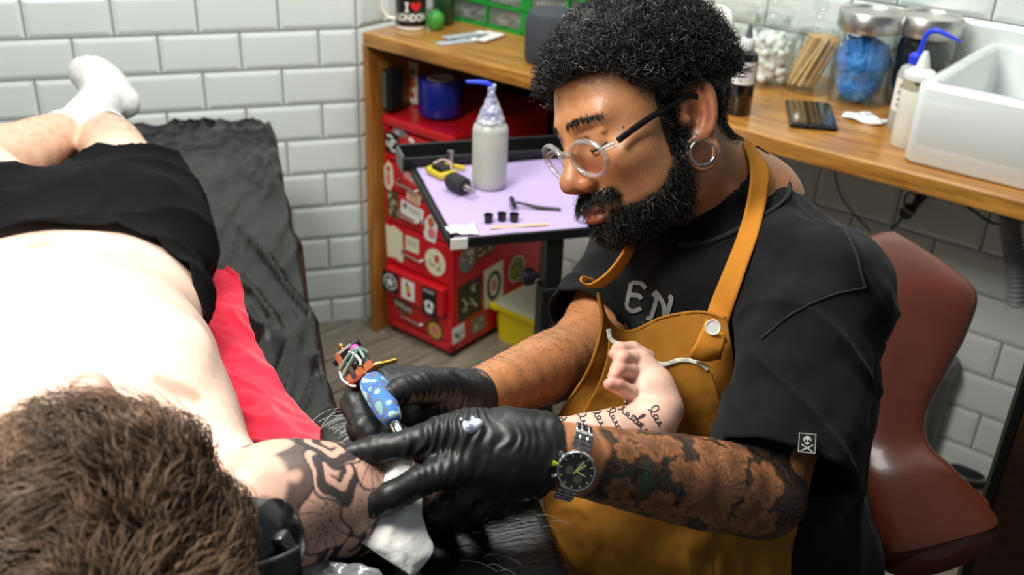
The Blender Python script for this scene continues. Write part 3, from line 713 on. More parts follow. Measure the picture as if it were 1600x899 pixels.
# large clear jar with a white tilted lid, behind the head
p = S(.845, .37, .9); t = thing('glass_jar', p, 'clear glass jar with white clip lid just behind the head', 'jar', 'glass jars on the counter')
jar_body(t, p, .068, .15, .055)
lidc = S(.838, .298, 1.020); lm = frame_dir(-E2*.9+E3*.35)
lathe_obj('lid', [(0, 0), (.038, 0), (.041, .003), (.041, .010), (.036, .013), (.034, .010), (.028, .010), (.026, .012), (0, .012)], lidc, M_china, t, 36, lm)
tube_obj('clip', [lidc+E3*.040-E1*.012, lidc+E3*.062-E1*.010-E2*.006, lidc+E3*.065+E1*.004], .003, M_steel, t, 6)
lathe_obj('filling', [(0, .006), (.060, .006), (.063, .02), (.060, .05), (0, .055)], p, mat('pale_filling', (206, 200, 190), .8, bump=(90, .8), vary=(60, (150, 140, 128), .45, .6)), t, 28)
# black ink bottle
p = S(1.02, .088, .9); t = thing('ink_bottle', p, 'black ink bottle with white label and nozzle cap behind the neck', 'bottle')
lathe_obj('body', [(0, 0), (.0235, 0), (.0255, .003), (.0255, .118), (.023, .127), (.014, .132), (.012, .134), (0, .134)], p, mat('ink_plastic', (12, 10, 12), .18, coat=.5), t, 32)
lathe_obj('cap', [(0, .133), (.0135, .133), (.0145, .135), (.0145, .152), (.012, .156), (0, .156)], p, mat('white_plastic', (226, 228, 224), .35), t, 28)
lathe_obj('nozzle', [(.0075, .156), (.0065, .164), (.0045, .178), (.003, .182), (0, .182)], p, mat('grey_tip', (92, 96, 100), .4), t, 16)
ca = atan2(CAM[1]-p[1], CAM[0]-p[0])
bm = bmesh.new()
for i in range(30):
    a0, a1 = ca-1.5+2.6*i/30, ca-1.5+2.6*(i+1)/30
    bm.faces.new([bm.verts.new(V(p+np.array([.0258*cos(a), .0258*sin(a), z]))) for a, z in ((a0, .066), (a1, .066), (a1, .112), (a0, .112))])
lb = obj('label', bm, M_white, t); fb = cyl_fn(p, .0259, ca-.25)
text_obj('lettering', 'DYNAMIC', .013, lambda a, b, h: fb(a*.9, b*1.3+.098, h), M_ink, lb, .0004, .0004, 0, .003)
ribbon_obj('lettering', [[(-.02, .084), (.004, .084)], [(-.02, .079), (.012, .079)], [(-.02, .075), (.008, .075)]], .0012, fb, mG, lb, .0004, 8)
# phone, packet
p = S(1.142, .172, .904); Mx = AX @ Matrix.Rotation(radians(28), 3, 'Z')
t = thing('phone', p, 'black smartphone lying flat on the timber counter', 'phone')
box_obj('body', p+E3*.001, (.094, .172, .009), mat('phone_black', (14, 14, 16), .25), t, Mx, .004, 3); box_obj('screen', p+E3*.0062, (.084, .16, .0014), mat('phone_glass', (10, 11, 14), .04, spec=.7, coat=1), t, Mx, .0005, 1)
p = S(1.232, .235, .9); g = np.zeros((14, 18, 3))
for i in range(14):
    for j in range(18):
        u, w_ = i/13-.5, j/17-.5; g[i, j] = p+E1*(w_*.085)+E2*(u*.05*(1-1.2*w_*w_))+E3*(.004+.011*max(0, 1-(4*u*u+3.6*w_*w_))+.0022*sin(9*w_+6*u))
tag(sheet_obj('tissue_packet', g, mat('packet_white', (228, 228, 222), .4, bump=(60, .5)), None, .002), 'crumpled white packet beside the black phone', 'packet')
f = lambda a, b, h: p+E1*a+E2*b+E3*(.0045+.011*max(0, 1-(4*(b/.05)**2+3.6*(a/.085)**2))+.0022*sin(9*a/.085+6*b/.05)+.0014+h)
ribbon_obj('print', [[(-.025, -.008), (-.01, .01), (.01, -.008), (.025, .008)], [(-.02, .004), (.0, -.012), (.02, 0)]], .0012, f, mat('print_blue', (90, 120, 170), .5), bpy.data.objects['tissue_packet'], .0003, 20)
# two squeeze bottles
M_milk = glass('milky_plastic', (226, 232, 232), .1, .2, .55, (214, 218, 216))
p = S(1.312, .235, .9); t = thing('wash_bottle', p, 'translucent wash bottle with blue spout beside the sink', 'bottle')
lathe_obj('body', [(0, 0), (.028, 0), (.031, .004), (.031, .112), (.027, .125), (.016, .131), (.014, .136), (0, .136)], p, M_milk, t, 32)
M_bl = mat('blue_plastic', (34, 62, 226), .35)
lathe_obj('cap', [(0, .134), (.016, .134), (.017, .136), (.017, .150), (.012, .154), (0, .155)], p, M_bl, t, 24)
tube_obj('spout', [p+E3*.150, p+E3*.175+E1*.003, p+E3*.195+E1*.008, p+E3*.203+E1*.024, p+E3*.198+E1*.045, p+E3*.190+E1*.072], [.0055, .005, .005, .005, .004, .0022], M_bl, t, 10, 24)
ca = atan2(CAM[1]-p[1], CAM[0]-p[0])
bm = bmesh.new()
for i in range(24):
    a0, a1 = ca-1.3+1.9*i/24, ca-1.3+1.9*(i+1)/24
    bm.faces.new([bm.verts.new(V(p+np.array([.0314*cos(a), .0314*sin(a), z]))) for a, z in ((a0, .042), (a1, .042), (a1, .106), (a0, .106))])
lb = obj('label', bm, M_white, t); fb = cyl_fn(p, .0316, ca-.75)
ribbon_obj('lettering', [[(-.002, .096), (.010, .09)], [(0, .088), (.010, .096)], [(-.002, .080), (.008, .084), (.008, .076), (-.002, .078)], [(0, .068), (.006, .064)], [(0, .064), (.006, .069)], [(0, .056), (.007, .056)], [(0, .052), (.005, .052)]], .002, fb, M_ink, lb, .0004, 8)
p = S(1.352, .140, .9); t = thing('squeeze_bottle', p, 'white squeeze bottle with conical nozzle nearest the sink', 'bottle')
lathe_obj('body', [(0, 0), (.026, 0), (.029, .004), (.029, .124), (.027, .128), (0, .128)], p, mat('cream_plastic', (226, 226, 214), .35, vary=(14, (216, 216, 202), .4, .6)), t, 32)
lathe_obj('neck_band', [(.0285, .112), (.0296, .113), (.0296, .130), (.0275, .132)], p, mat('stained_band', (170, 164, 140), .4, vary=(60, (70, 62, 50), .52, .6)), t, 32)
lathe_obj('cap', [(0, .131), (.030, .131), (.031, .134), (.030, .142), (.018, .150), (.013, .153), (.009, .170), (.004, .183), (0, .184)], p, mat('white_plastic', (226, 228, 224), .35), t, 32)
# sink: one hollow ceramic body
s0, s1, w0, w1, z0, z1 = 1.375, 2.1, .045, .495, .9, 1.05
bm = bmesh.new(); ns = 8
def rrect(a, b, c, d, r, z):
    out = []
    for cx, cy, t0 in ((b-r, d-r, 0), (a+r, d-r, pi/2), (a+r, c+r, pi), (b-r, c+r, 1.5*pi)):
        for i in range(ns+1): t_ = t0+pi/2*i/ns; out.append(bm.verts.new(V(S(cx+r*cos(t_), cy+r*sin(t_), z))))
    return out
rings = [rrect(s0+.006, s1, w0+.006, w1, .02, z0), rrect(s0, s1, w0, w1, .024, z0+.008), rrect(s0, s1, w0, w1, .024, z1-.010), rrect(s0+.003, s1, w0+.003, w1-.002, .022, z1-.003), rrect(s0+.010, s1-.01, w0+.010, w1-.008, .020, z1),
         rrect(s0+.024, s1-.02, w0+.026, w1-.03, .024, z1), rrect(s0+.032, s1-.03, w0+.034, w1-.04, .03, z1-.008), rrect(s0+.040, s1-.04, w0+.044, w1-.05, .04, z0+.04), rrect(s0+.07, s1-.07, w0+.07, w1-.08, .04, z0+.022)]
for a, b in zip(rings, rings[1:]):
    for i in range(len(a)): bm.faces.new((a[i], a[(i+1) % len(a)], b[(i+1) % len(a)], b[i]))
bm.faces.new(rings[-1]); bm.faces.new(rings[0][::-1])
tag(obj('sink', bm, mat('sink_ceramic', (226, 232, 230), .10, coat=.6), None, True), 'large white ceramic butler sink on the timber counter', 'sink')
# below the counter
M_cab = mat('cable_black', (22, 22, 24), .5)
tag(tube_obj('thin_cable', [PW(1305, 252, .47), PW(1306, 280, .47), PW(1316, 310, .47), PW(1338, 338, .47), PW(1360, 362, .47)], .0022, M_cab, None, 6, 24), 'thin black cable curving down the tiles under the counter', 'cable')
p = PW(1428, 322, .455); t = thing('power_plug', p, 'black taped plug hanging under the counter edge', 'plug')
tube_obj('lead', [PW(1452, 290, .455), PW(1440, 308, .455), PW(1425, 326, .455)], [.011, .011, .008], M_cab, t, 10)
lathe_obj('body', [(0, -.018), (.012, -.016), (.016, -.006), (.016, .008), (.011, .016), (0, .018)], PW(1418, 331, .45), mat('black_plastic', (26, 27, 28), .4), t, 16, frame_dir(PW(1410, 340, .45)-PW(1430, 320, .45)))
lathe_obj('band', [(.0155, -.004), (.0172, -.003), (.0172, .003), (.0155, .004)], PW(1421, 327, .449), mat('band_tan', (150, 136, 96), .6), t, 16, frame_dir(PW(1410, 340, .45)-PW(1430, 320, .45)))
tube_obj('tail', [PW(1412, 338, .46), PW(1402, 350, .47), PW(1392, 360, .478)], .003, M_cab, t, 6)
tag(tube_obj('looped_cable', [PW(1424, 300, .45), PW(1415, 306, .44), PW(1414, 318, .44), PW(1424, 322, .44), PW(1432, 312, .44), PW(1428, 302, .45)], .0025, M_cab, None, 6, 20), 'small loop of black cable beside the plug', 'cable')
tag(tube_obj('sagging_cable', [PW(1494, 302, .46), PW(1504, 316, .46), PW(1524, 332, .46), PW(1556, 350, .47), PW(1600, 345, .48), PW(1640, 350, .48)], .003, M_cab, None, 6, 30), 'black cable sagging towards the grey drain hose', 'cable')
hp = [PW(1582, 318, .36), PW(1578, 352, .36), PW(1584, 392, .36), PW(1588, 430, .36), PW(1588, 478, .36)]
q = spline(hp, 130); rad = .0185+.0035*np.sin(np.arange(130)*2*pi/5)
t = thing('drain_hose', hp[-1], 'ribbed grey drain hose hanging from the sink', 'hose')
bm = bmesh.new(); tube(bm, q[20:], rad[20:], 16); obj('ribbed_hose', bm, mat('hose_grey', (150, 156, 164), .45), t, True)
lathe_obj('collar', [(.02, 0), (.028, 0), (.028, .05), (.02, .05)], PW(1581, 322, .36)-E3*.035+E3*.02, mat('hose_collar', (120, 124, 126), .4), t, 20)
p = PZ(1446, 560, .30)*np.array([1, 1, 0])
t = thing('pedal_bin', p, 'grey round bin on the floor behind the brown chair', 'bin')
lathe_obj('body', [(0, 0), (.066, 0), (.07, .01), (.074, .28), (0, .28)], p, mat('bin_grey', (96, 98, 92), .45), t, 32); lathe_obj('lid', [(.077, .28), (.078, .295), (.07, .315), (.04, .325), (0, .327)], p, mat('bin_lid', (110, 112, 106), .4), t, 32)

# ================================================================ rolling tray table
TZ = .75
M_blk = mat('black_powder_coat', (18, 18, 20), .45)
ta = radians(-1.5); TX = np.array([cos(ta), sin(ta), 0]); TY = np.array([-sin(ta), cos(ta), 0]); TM = Matrix.Rotation(ta, 3, 'Z')
T0 = np.array([.190, -1.062, TZ])
def TP(a, b, z=0.0): return T0+TX*a+TY*b+E3*z
tt = thing('tray_table', (TP(.26, .20)*np.array([1, 1, 0])), 'black rolling tray table covered with a lilac liner', 'table')
bm = bmesh.new(); box(bm, TP(.26, .185, -.010), (.52, .37, .016), TM, .003, 2)
obj('tray', bm, M_blk, tt)
bm = bmesh.new()   # low rim
for c, sz in ((TP(.26, -.002, -.004), (.526, .006, .018)), (TP(-.002, .185, -.004), (.006, .37, .018)), (TP(.522, .185, -.004), (.006, .37, .018))): box(bm, c, sz, TM, .001, 1)
obj('rim', bm, M_blk, tt)
g = np.zeros((30, 40, 3))
for i in range(30):
    for j in range(40):
        u, v_ = j/39, i/29; g[i, j] = TP(.008+.505*u, .004+.362*v_, .0022)
nz = fbm(g.reshape(-1, 3)*16, 3, 5).reshape(30, 40); g[..., 2] += .0016*nz
sheet_obj('liner', g, mat('lilac_liner', (182, 162, 208), .8, bump=(400, .15)), tt, .0012)
bm = bmesh.new()   # trough along the back
for c, sz in ((TP(.26, .375, .008), (.56, .005, .030)), (TP(.26, .440, .012), (.56, .005, .038)), (TP(.26, .408, -.006), (.56, .065, .005)), (TP(.538, .408, .010), (.005, .065, .034))): box(bm, c, sz, TM, .001, 1)
obj('back_trough', bm, M_blk, tt); box_obj('end_plate', TP(-.019, .408, .008), (.005, .07, .040), mat('grey_plastic', (92, 94, 92), .4), tt, TM, .001)
box_obj('post', TP(.205, .02, -.42), (.034, .034, .80), M_blk, tt, TM, .004); box_obj('sleeve', TP(.205, .02, -.20), (.046, .046, .16), M_blk, tt, TM, .004)
lathe_obj('knob', [(0, 0), (.006, 0), (.006, .012), (.016, .014), (.018, .03), (.012, .036), (0, .036)], TP(.182, .02, -.10), M_blk, tt, 16, frame_dir(-TX))
bm = bmesh.new(); box(bm, TP(.205, .16, -.735), (.05, .40, .03), TM, .004, 1); box(bm, TP(.205, .02, -.735), (.40, .05, .03), TM, .004, 1); obj('foot', bm, M_blk, tt)
# wash bottle on the tray
p = PZ(764, 290, TZ+.004); t = thing('wash_bottle', p, 'tall milky wash bottle with cling film cap on the lilac tray', 'bottle')
lathe_obj('body', [(0, 0), (.031, 0), (.035, .005), (.036, .02), (.036, .120), (.033, .130), (.020, .141), (.017, .146), (0, .146)], p, glass('milky_bottle', (222, 226, 214), .1, .2, .62, (216, 218, 208)), t, 36)
lathe_obj('liquid', [(0, .003), (.033, .004), (.0338, .02), (.0338, .098), (0, .098)], p, mat('cloudy_liquid', (206, 208, 190), .4), t, 30)
lathe_obj('cap', [(0, .142), (.018, .142), (.018, .160), (.010, .166), (.007, .185), (0, .186)], p, mat('cap_blue', (70, 96, 216), .4), t, 24)
fld = Field(p+np.array([-.05, -.05, .13]), p+np.array([.05, .05, .26]), .0022)
fld.chain([p+E3*.140, p+E3*.158, p+E3*.170, p+E3*.190, p+E3*.207], [.028, .020, .013, .0085, .007], .008)
v, f = fld.mesh(); v = v+vnormals(v, f)*(fbm(v*140, 3, 3)*.0032)[:, None]
py_obj('cling_film', v, f, glass('cling_film', (240, 240, 250), .2, .12, .45, (226, 226, 236)), t)
td = -CR*.98+E3*.0; tube_obj('spout', [p+E3*.18, p+E3*.204, p+E3*.214+td*.008, p+E3*.217+td*.024, p+E3*.218+td*.052], [.005, .005, .0048, .0042, .0028], M_bl, t, 10, 24)
# spare tattoo machine
def W(px, py, z=.006): return PZ(px, py, TZ+z)
p = W(712, 290); t = thing('tattoo_machine', p, 'yellow framed tattoo machine with thick black grip on the lilac tray', 'tattoo machine')
a, b = W(706, 282, .022), W(735, 297, .022); ax = (b-a)/np.linalg.norm(b-a)
lathe_obj('grip', [(0, -.006), (.015, -.005), (.019, .002), (.0195, .026), (.0185, .040), (.014, .044), (0, .044)], a, mat('black_foam', (34, 34, 37), .75, bump=(300, .2)), t, 28, frame_dir(ax))
lathe_obj('tube', [(0, .04), (.007, .04), (.007, .052), (.0045, .056), (.004, .074), (0, .075)], a, M_steel, t, 16, frame_dir(ax))
My = mat('yellow_enamel', (206, 184, 40), .35)
c = W(690, 268, .012)
Mx = Matrix.Rotation(atan2(ax[1], ax[0]), 3, 'Z')
mx = np.array(Mx @ Vector((1, 0, 0))); my_ = np.array(Mx @ Vector((0, 1, 0)))
bm = bmesh.new(); box(bm, c-mx*.002-my_*.018, (.055, .008, .012), Mx, .002, 1); box(bm, c-mx*.026+E3*.0, (.008, .044, .012), Mx, .002, 1); box(bm, c+mx*.024, (.012, .040, .014), Mx, .002, 1); box(bm, c-mx*.008+my_*.040, (.05, .007, .010), Mx @ Matrix.Rotation(.5, 3, 'Z'), .002, 1)
obj('frame', bm, My, t)
for q in (-.012, .008): lathe_obj('coil', [(0, -.012), (.010, -.012), (.0105, .012), (0, .012)], c+mx*q+my_*.002+E3*.004, mat('coil_black', (20, 20, 22), .4), t, 18, frame_dir(my_))
tube_obj('rubber_band', [c-mx*.03+E3*.008, c-mx*.02+my_*.018+E3*.016, c+mx*.0+my_*.022+E3*.014, c+mx*.02+my_*.01+E3*.01], .0022, mat('band_pale', (214, 180, 176), .5), t, 6, 16)
lathe_obj('contact_screw', [(0, 0), (.005, 0), (.005, .018), (.007, .019), (.007, .026), (0, .026)], c-mx*.01+my_*.03+E3*.01, M_steel, t, 12)
# razor
a, b = W(803, 320, .008), W(876, 328, .006); d = (b-a)/np.linalg.norm(b-a); sd = np.cross(E3, d)
t = thing('razor', (a+b)/2-E3*.004, 'black disposable razor lying on the lilac tray', 'razor')
tube_obj('handle', [a+d*.004+E3*.006, a+d*.02+E3*.004, a+d*.05, b], [.0030, .0035, .0045, .0052], mat('razor_black', (30, 30, 34), .4), t, 8, 14, .8)
box_obj('head', a-d*.002+E3*.006, (.010, .040, .006), mat('razor_black', (30, 30, 34), .4), t, Matrix.Rotation(atan2(d[1], d[0])+.25, 3, 'Z') @ Matrix.Rotation(.7, 3, 'Y'), .0015)
box_obj('blade', a-d*.007+E3*.004, (.002, .036, .003), M_steel, t, Matrix.Rotation(atan2(d[1], d[0])+.25, 3, 'Z') @ Matrix.Rotation(.7, 3, 'Y'))
# ink caps
for k, (px, py) in enumerate(((763, 348), (784, 346), (803, 347))):
    p = W(px, py, .003); t = thing('ink_pot', p, ('leftmost of the three black ink caps on the tray', 'middle one of the three black ink caps on the tray', 'rightmost of the three black ink caps on the tray')[k], 'ink cap', 'ink caps on the tray')
    lathe_obj('cup', [(0, 0), (.0075, 0), (.0085, .014), (.0095, .015), (.0095, .0165), (.0078, .0165), (.0072, .012), (0, .012)], p, mat('cap_black', (18, 18, 20), .35), t, 20)
    lathe_obj('ink', [(0, .0125), (.0074, .0125), (0, .0128)], p, mat('ink_wet', (5, 5, 6), .05), t, 16)
a, b = W(766, 356, .005), W(857, 350, .005); d = (b-a)/np.linalg.norm(b-a)
tag(box_obj('wooden_spatula', (a+b)/2, (np.linalg.norm(b-a), .0085, .002), M_stick, None, Matrix.Rotation(atan2(d[1], d[0]), 3, 'Z'), .0009), 'single pale wooden stick lying along the tray front', 'stick')
p = W(722, 362, .004); g = np.zeros((12, 16, 3))
for i in range(12):
    for j in range(16): g[i, j] = p+TX*((j/15-.5)*.055)+TY*((i/11-.5)*.042)+E3*.004
g[..., 2] += .007*np.maximum(-.3, fbm(g.reshape(-1, 3)*45, 3, 8).reshape(12, 16))
tag(sheet_obj('tissue_scrap', g, mat('tissue_white', (240, 238, 240), .85), None, .0015), 'crumpled scrap of white tissue on the tray corner', 'tissue')
tag(box_obj('masking_tape', TP(.014, -.007, -.004), (.032, .004, .022), M_white, None, TM, .001), 'strip of white tape holding the liner at the tray corner', 'tape')
p = W(915, 345, .003); t = tag(lathe_obj('steel_cup', [(0, 0), (.016, 0), (.019, .003), (.021, .022), (.020, .022), (.018, .004), (0, .003)], p, M_chrome, None, 24), 'small steel cup on the tray beside the beard', 'cup')

# ================================================================ yellow lidded bin on the floor
t = thing('sharps_bin', S(.37, .39, 0), 'yellow plastic bin with clear lid beside the red cabinet', 'bin')
My2 = mat('yellow_plastic', (226, 202, 24), .4)
bm = bmesh.new(); ns = 5
def rr2(a, b, c, d, r, z):
    o_ = []
    for cx, cy, t0 in ((b-r, d-r, 0), (a+r, d-r, pi/2), (a+r, c+r, pi), (b-r, c+r, 1.5*pi)):
        for i in range(ns+1): t_ = t0+pi/2*i/ns; o_.append(bm.verts.new(V(S(cx+r*cos(t_), cy+r*sin(t_), z))))
    return o_
R = [rr2(.284, .49, .238, .468, .016, 0), rr2(.278, .502, .230, .474, .02, .108), rr2(.272, .51, .222, .478, .022, .108), rr2(.272, .51, .222, .478, .022, .122), rr2(.278, .502, .230, .474, .02, .122), rr2(.288, .49, .24, .466, .02, .02)]
for a, b in zip(R, R[1:]):
    for i in range(len(a)): bm.faces.new((a[i], a[(i+1) % len(a)], b[(i+1) % len(a)], b[i]))
bm.faces.new(R[0][::-1]); bm.faces.new(R[-1]); obj('body', bm, My2, t)
bm = bmesh.new(); R = [rr2(.276, .506, .226, .476, .02, .123), rr2(.284, .498, .234, .472, .02, .131)]
for i in range(len(R[0])): bm.faces.new((R[0][i], R[0][(i+1) % len(R[0])], R[1][(i+1) % len(R[0])], R[1][i]))
bm.faces.new(R[1]); bm.faces.new(R[0][::-1]); obj('lid', bm, mat('frosted_lid', (176, 178, 160), .35), t)
lathe_obj('lid_ring', [(.022, .0), (.046, .0), (.046, .012), (.040, .016), (.036, .010), (.022, .008), (.022, 0)], S(.365, .395, .131), My2, t, 32)
box_obj('catch', S(.288, .220, .117), (.03, .012, .018), My2, t, bevel=.003)

# ================================================================ the seated man with the apron
HM = np.array([[-0.1041, -0.9634, -0.2471], [0.8308, -0.2209, 0.5108], [-0.5467, -0.1521, 0.8234]])
HP_ = np.array([.263, -1.658, 1.165])+CR*.001+CU*.004
_rl = .10; HM = HM @ np.array([[cos(_rl), 0, -sin(_rl)], [0, 1, 0], [sin(_rl), 0, cos(_rl)]])
HS = 1.045
def HL(p): return (np.asarray(p, float)*HS) @ HM.T + HP_        # head coordinates to world
def LH(p): return ((np.asarray(p, float)-HP_) @ HM)/HS
NB = P(1168, 322, 1.24); LS = P(1280, 460, 1.13); RS = P(1000, 398, 1.38)
LE = P(1185, 772, 1.02); LW = P(866, 712, .90); SH = P(1224, 727, 1.04)
RE = P(908, 556, 1.25); RW = P(740, 620, 1.06); RH = P(915, 500, 1.28)
MS = (LS+RS)/2; CH = P(1130, 500, 1.28); BE = P(1150, 670, 1.34); HPc = P(1200, 860, 1.42)
artist = thing('person', HPc*np.array([1, 1, 0])+E3*.0, 'bearded man in black T-shirt and mustard apron leaning over his work', 'person')

def skin_col(v, base, seed=0):
    n1 = fbm(v*40, 3, seed); n2 = fbm(v*260, 2, seed+5)
    c = np.array(lin(base))[None]*(1+.10*n1+.07*n2)[:, None]
    c[:, 0] *= 1+.03*n1; return np.clip(c, 0, 1)
# ---- head and neck in head coordinates
F_ = Field((-.115, -.16, -.34), (.115, .15, .15), .0021)
F_.ell((0, -.014, .036), (.0745, .097, .086), None, .01).ell((0, .034, .006), (.065, .058, .082), None, .03)
F_.ell((0, .032, -.062), (.054, .052, .046), None, .035).ell((0, .068, -.094), (.026, .022, .016), None, .035)
for s_ in (-1, 1):
    F_.ell((s_*.043, .058, -.030), (.024, .024, .018), None, .025)
    F_.cap((s_*.012, .089, .020), (s_*.044, .074, .018), .0085, .008, .016)
    F_.ell((s_*.033, .096, -.006), (.021, .014, .0125), None, .012, True)
    F_.ell((s_*.032, .0735, -.006), (.0145, .0145, .0135), None, .003)
    F_.cap((s_*.018, .0885, .0035), (s_*.046, .079, .0025), .0032, .003, .004)      # lid fold
    F_.ell((s_*.052, .010, -.070), (.012, .034, .034), None, .03)
for s_ in (-1, 1): F_.cap((s_*.021, .095, -.046), (s_*.036, .079, -.074), .0030, .0020, .007, True)
F_.cap((0, .087, .012), (0, .105, -.034), .0085, .0115, .012).ell((0, .110, -.041), (.0135, .0125, .0115), None, .010)
for s_ in (-1, 1):
    F_.ell((s_*.0135, .099, -.046), (.0085, .0115, .0088), None, .006)
    F_.ell((s_*.0075, .106, -.055), (.004, .006, .004), None, .003, True)
F_.ell((0, .086, -.070), (.026, .013, .012), None, .014)
F_.ell((0, .0965, -.0745), (.021, .0075, .0048), None, .004).ell((0, .0945, -.0855), (.019, .0085, .0060), None, .004)
F_.cap((-.022, .092, -.0800), (.022, .092, -.0800), .0015, .0015, .002, True)
nb = LH(NB); F_.cap((0, -.030, -.055), nb, .054, .058, .03)
F_.cap(nb-np.array([0, 0, .012]), LH((NB*.45+LS*.55)-E3*.036), .042, .036, .03).cap(nb-np.array([0, 0, .012]), LH((NB*.5+RS*.5)-E3*.03), .044, .040, .03).cap(nb, LH(CH*.5+NB*.5), .055, .07, .03)
F_.cap((-.034, .0, -.075), nb+np.array([-.0, .055, 0.0]), .016, .014, .02)           # neck tendon
for sd in (-1, 1):                                                                    # ears
    e0 = np.array([sd*.078, -.016, -.010]); ef = np.array([-sd*.42, .907, 0]); en = np.array([sd*.907, .42, 0]); eu = np.array([0, -.10, .995])
    ef = ef-eu*(ef @ eu); ef /= np.linalg.norm(ef)
    def E_(a, b, c=0.0): return e0+ef*a+eu*b+en*c
    Me = np.stack([ef, eu, en], 1)
    F_.ell(E_(0, -.002, .001), (.0165, .030, .0048), Me, .006)
    F_.cap(E_(.008, 0, -.006), E_(.004, 0, .0), .014, .012, .006)
    F_.ell(E_(.003, -.004, .008), (.0095, .015, .0085), Me, .003, True)
    F_.ell(E_(-.006, .014, .0075), (.006, .011, .0052), Me, .003, True)
    hx = [(.012, .006), (.013, .018), (.007, .029), (-.004, .0325), (-.014, .027), (-.0185, .014), (-.0175, -.002), (-.013, -.016), (-.006, -.026)]
    q = spline([E_(a, b, .0035) for a, b in hx], 22); F_.chain(q, np.linspace(.0040, .0036, 22), .003)
    q = spline([E_(a, b, .0035) for a, b in ((-.004, .018), (-.009, .008), (-.0085, -.006), (-.003, -.016))], 12); F_.chain(q, [.0034]*12, .003)
    F_.ell(E_(.0115, -.007, .004), (.0045, .007, .005), Me, .003)
    lc = E_(.004, -.043, .001)
    ring = [lc+ef*(.0155*cos(t_))+eu*(.0165*sin(t_)) for t_ in np.linspace(0, 2*pi, 26)]
    F_.chain(ring, [.0036]*26, .003); F_.cap(E_(-.004, -.022, .001), E_(.004, -.028, .001), .008, .006, .005)
    if sd < 0: EARF = (ef, eu, en, lc)
v, f = F_.mesh(); v = relax(v, f, 1, .4)
hd_v, hd_f = v, f
# colour: brown skin, redder ears, nose and lips, stubble shade on the jaw
def beard_mask(v):
    x, y, z = v[:, 0], v[:, 1], v[:, 2]; ax = np.abs(x)
    top = np.interp(y, [-.03, .0, .014, .026, .042, .062, .1], [-.03, -.012, -.026, -.050, -.068, -.076, -.076])                          # cheek line climbing towards the ear
    m = sstep(.004, -.008, z-top)*sstep(-.026, -.004, y-.010+(z+.03)*.10)
    m = np.maximum(m, sstep(.003, -.003, np.abs(z+.0635)-.0075)*sstep(.05, .07, y)*sstep(.040, .030, ax))   # moustache
    lips = (np.abs(z+.080) < .0105) & (ax < .021) & (y > .085); m = m*np.where(lips, 0, 1)
    low = sstep(-.165, -.135, z+.35*np.minimum(0, y-.05)); m = m*low
    m = m*np.where((z < -.115) & (y < .01), 0, 1)
    return m
def hair_mask(v):
    x, y, z = v[:, 0], v[:, 1], v[:, 2]; ax = np.abs(x)
    front = .064-np.where(ax > .035, (ax-.035)*.55, 0)
    line = np.interp(y, [-.12, -.07, -.035, .008, .014, .028, .044, .054, .075], [-.06, -.05, .014, .014, .004, .028, .037, .058, .062])
    line = np.maximum(line, -.060)
    m = sstep(-.004, .004, z-line)
    side = (y > .004) & (y < .024) & (ax > .055) & (z > -.045); m = np.where(side, 1, m)   # sideburn
    return np.where((y > .07) & (z < .05), 0, m)
base = skin_col(v, (176, 122, 82), 3); x, y, z = v.T
red = np.array(lin((186, 108, 78))); lip = np.array(lin((150, 84, 70))); dark = np.array(lin((40, 30, 26)))
def mixc(c, t, m):
    t = np.asarray(t); t = t if t.ndim == 2 else t[None]
    return c*(1-m[:, None])+t*m[:, None]
m = np.exp(-(((np.abs(x)-.014)/.016)**2+((z+.044)/.014)**2+((y-.108)/.018)**2)); base = mixc(base, red, .55*m)
m = sstep(.074, .082, np.abs(x))*sstep(-.075, -.04, z)*sstep(.05, .03, z); base = mixc(base, red, .6*m)
m = sstep(.088, .093, y)*sstep(.012, .009, np.abs(z+.080))*sstep(.024, .019, np.abs(x)); base = mixc(base, lip, .9*m)
base = mixc(base, dark, .80*beard_mask(v)); base = mixc(base, np.array(lin((16, 14, 14))), .93*hair_mask(v))
m = sstep(.004, .001, np.abs(z-.0165-(.036-np.abs(np.abs(x)-.028))*.10))*sstep(.060, .064, y)*sstep(.010, .014, np.abs(x))*sstep(.054, .048, np.abs(x)); base = mixc(base, dark, .75*m)
hd_c = base
# ---- arms (world coordinates)
def limb_field(pts, rs, h, k=.012, pad=.07):
    pts = np.array(pts); F = Field(pts.min(0)-pad, pts.max(0)+pad, h); F.chain(pts, rs, k); return F
def fat(pts, rs, n=14): q = spline(pts, n); r = spline(np.array(rs)[:, None], n)[:, 0]; return q, r
A_l = [LS, LS*.45+LE*.55, LE, LE*.72+LW*.28+E3*.002, LE*.35+LW*.65, LW, LW*1.25-LE*.25]
q, r = fat([LS, LS*.5+LE*.5, LE+(LE-LW)*.02], [.050, .046, .040], 8)
FA = Field(np.minimum(np.minimum(LS, LE), LW)-.07, np.maximum(np.maximum(LS, LE), LW)+.07, .0017)
FA.chain(q, r, .02)
q2, r2 = fat([LE, LE*.75+LW*.25, LE*.45+LW*.55, LE*.15+LW*.85, LW, LW*1.02-LE*.02], [.041, .0445, .0395, .0325, .0295, .029], 14); FA.chain(q2, r2, .02)
la_v, la_f = FA.mesh(); la_v = relax(la_v, la_f, 1, .5)
FB = Field(np.minimum(np.minimum(RS, RE), RW)-.07, np.maximum(np.maximum(RS, RE), RW)+.07, .0022)
q, r = fat([RS, RS*.5+RE*.5, RE], [.050, .047, .041], 8); FB.chain(q, r, .02)
q2r, r2r = fat([RE, RE*.72+RW*.28, RE*.4+RW*.6, RW, RW*1.02-RE*.02], [.042, .0425, .0355, .027, .0265], 14); FB.chain(q2r, r2r, .02)
ra_v, ra_f = FB.mesh(); ra_v = relax(ra_v, ra_f, 1, .5)
ra_c = skin_col(ra_v, (178, 120, 78), 9)
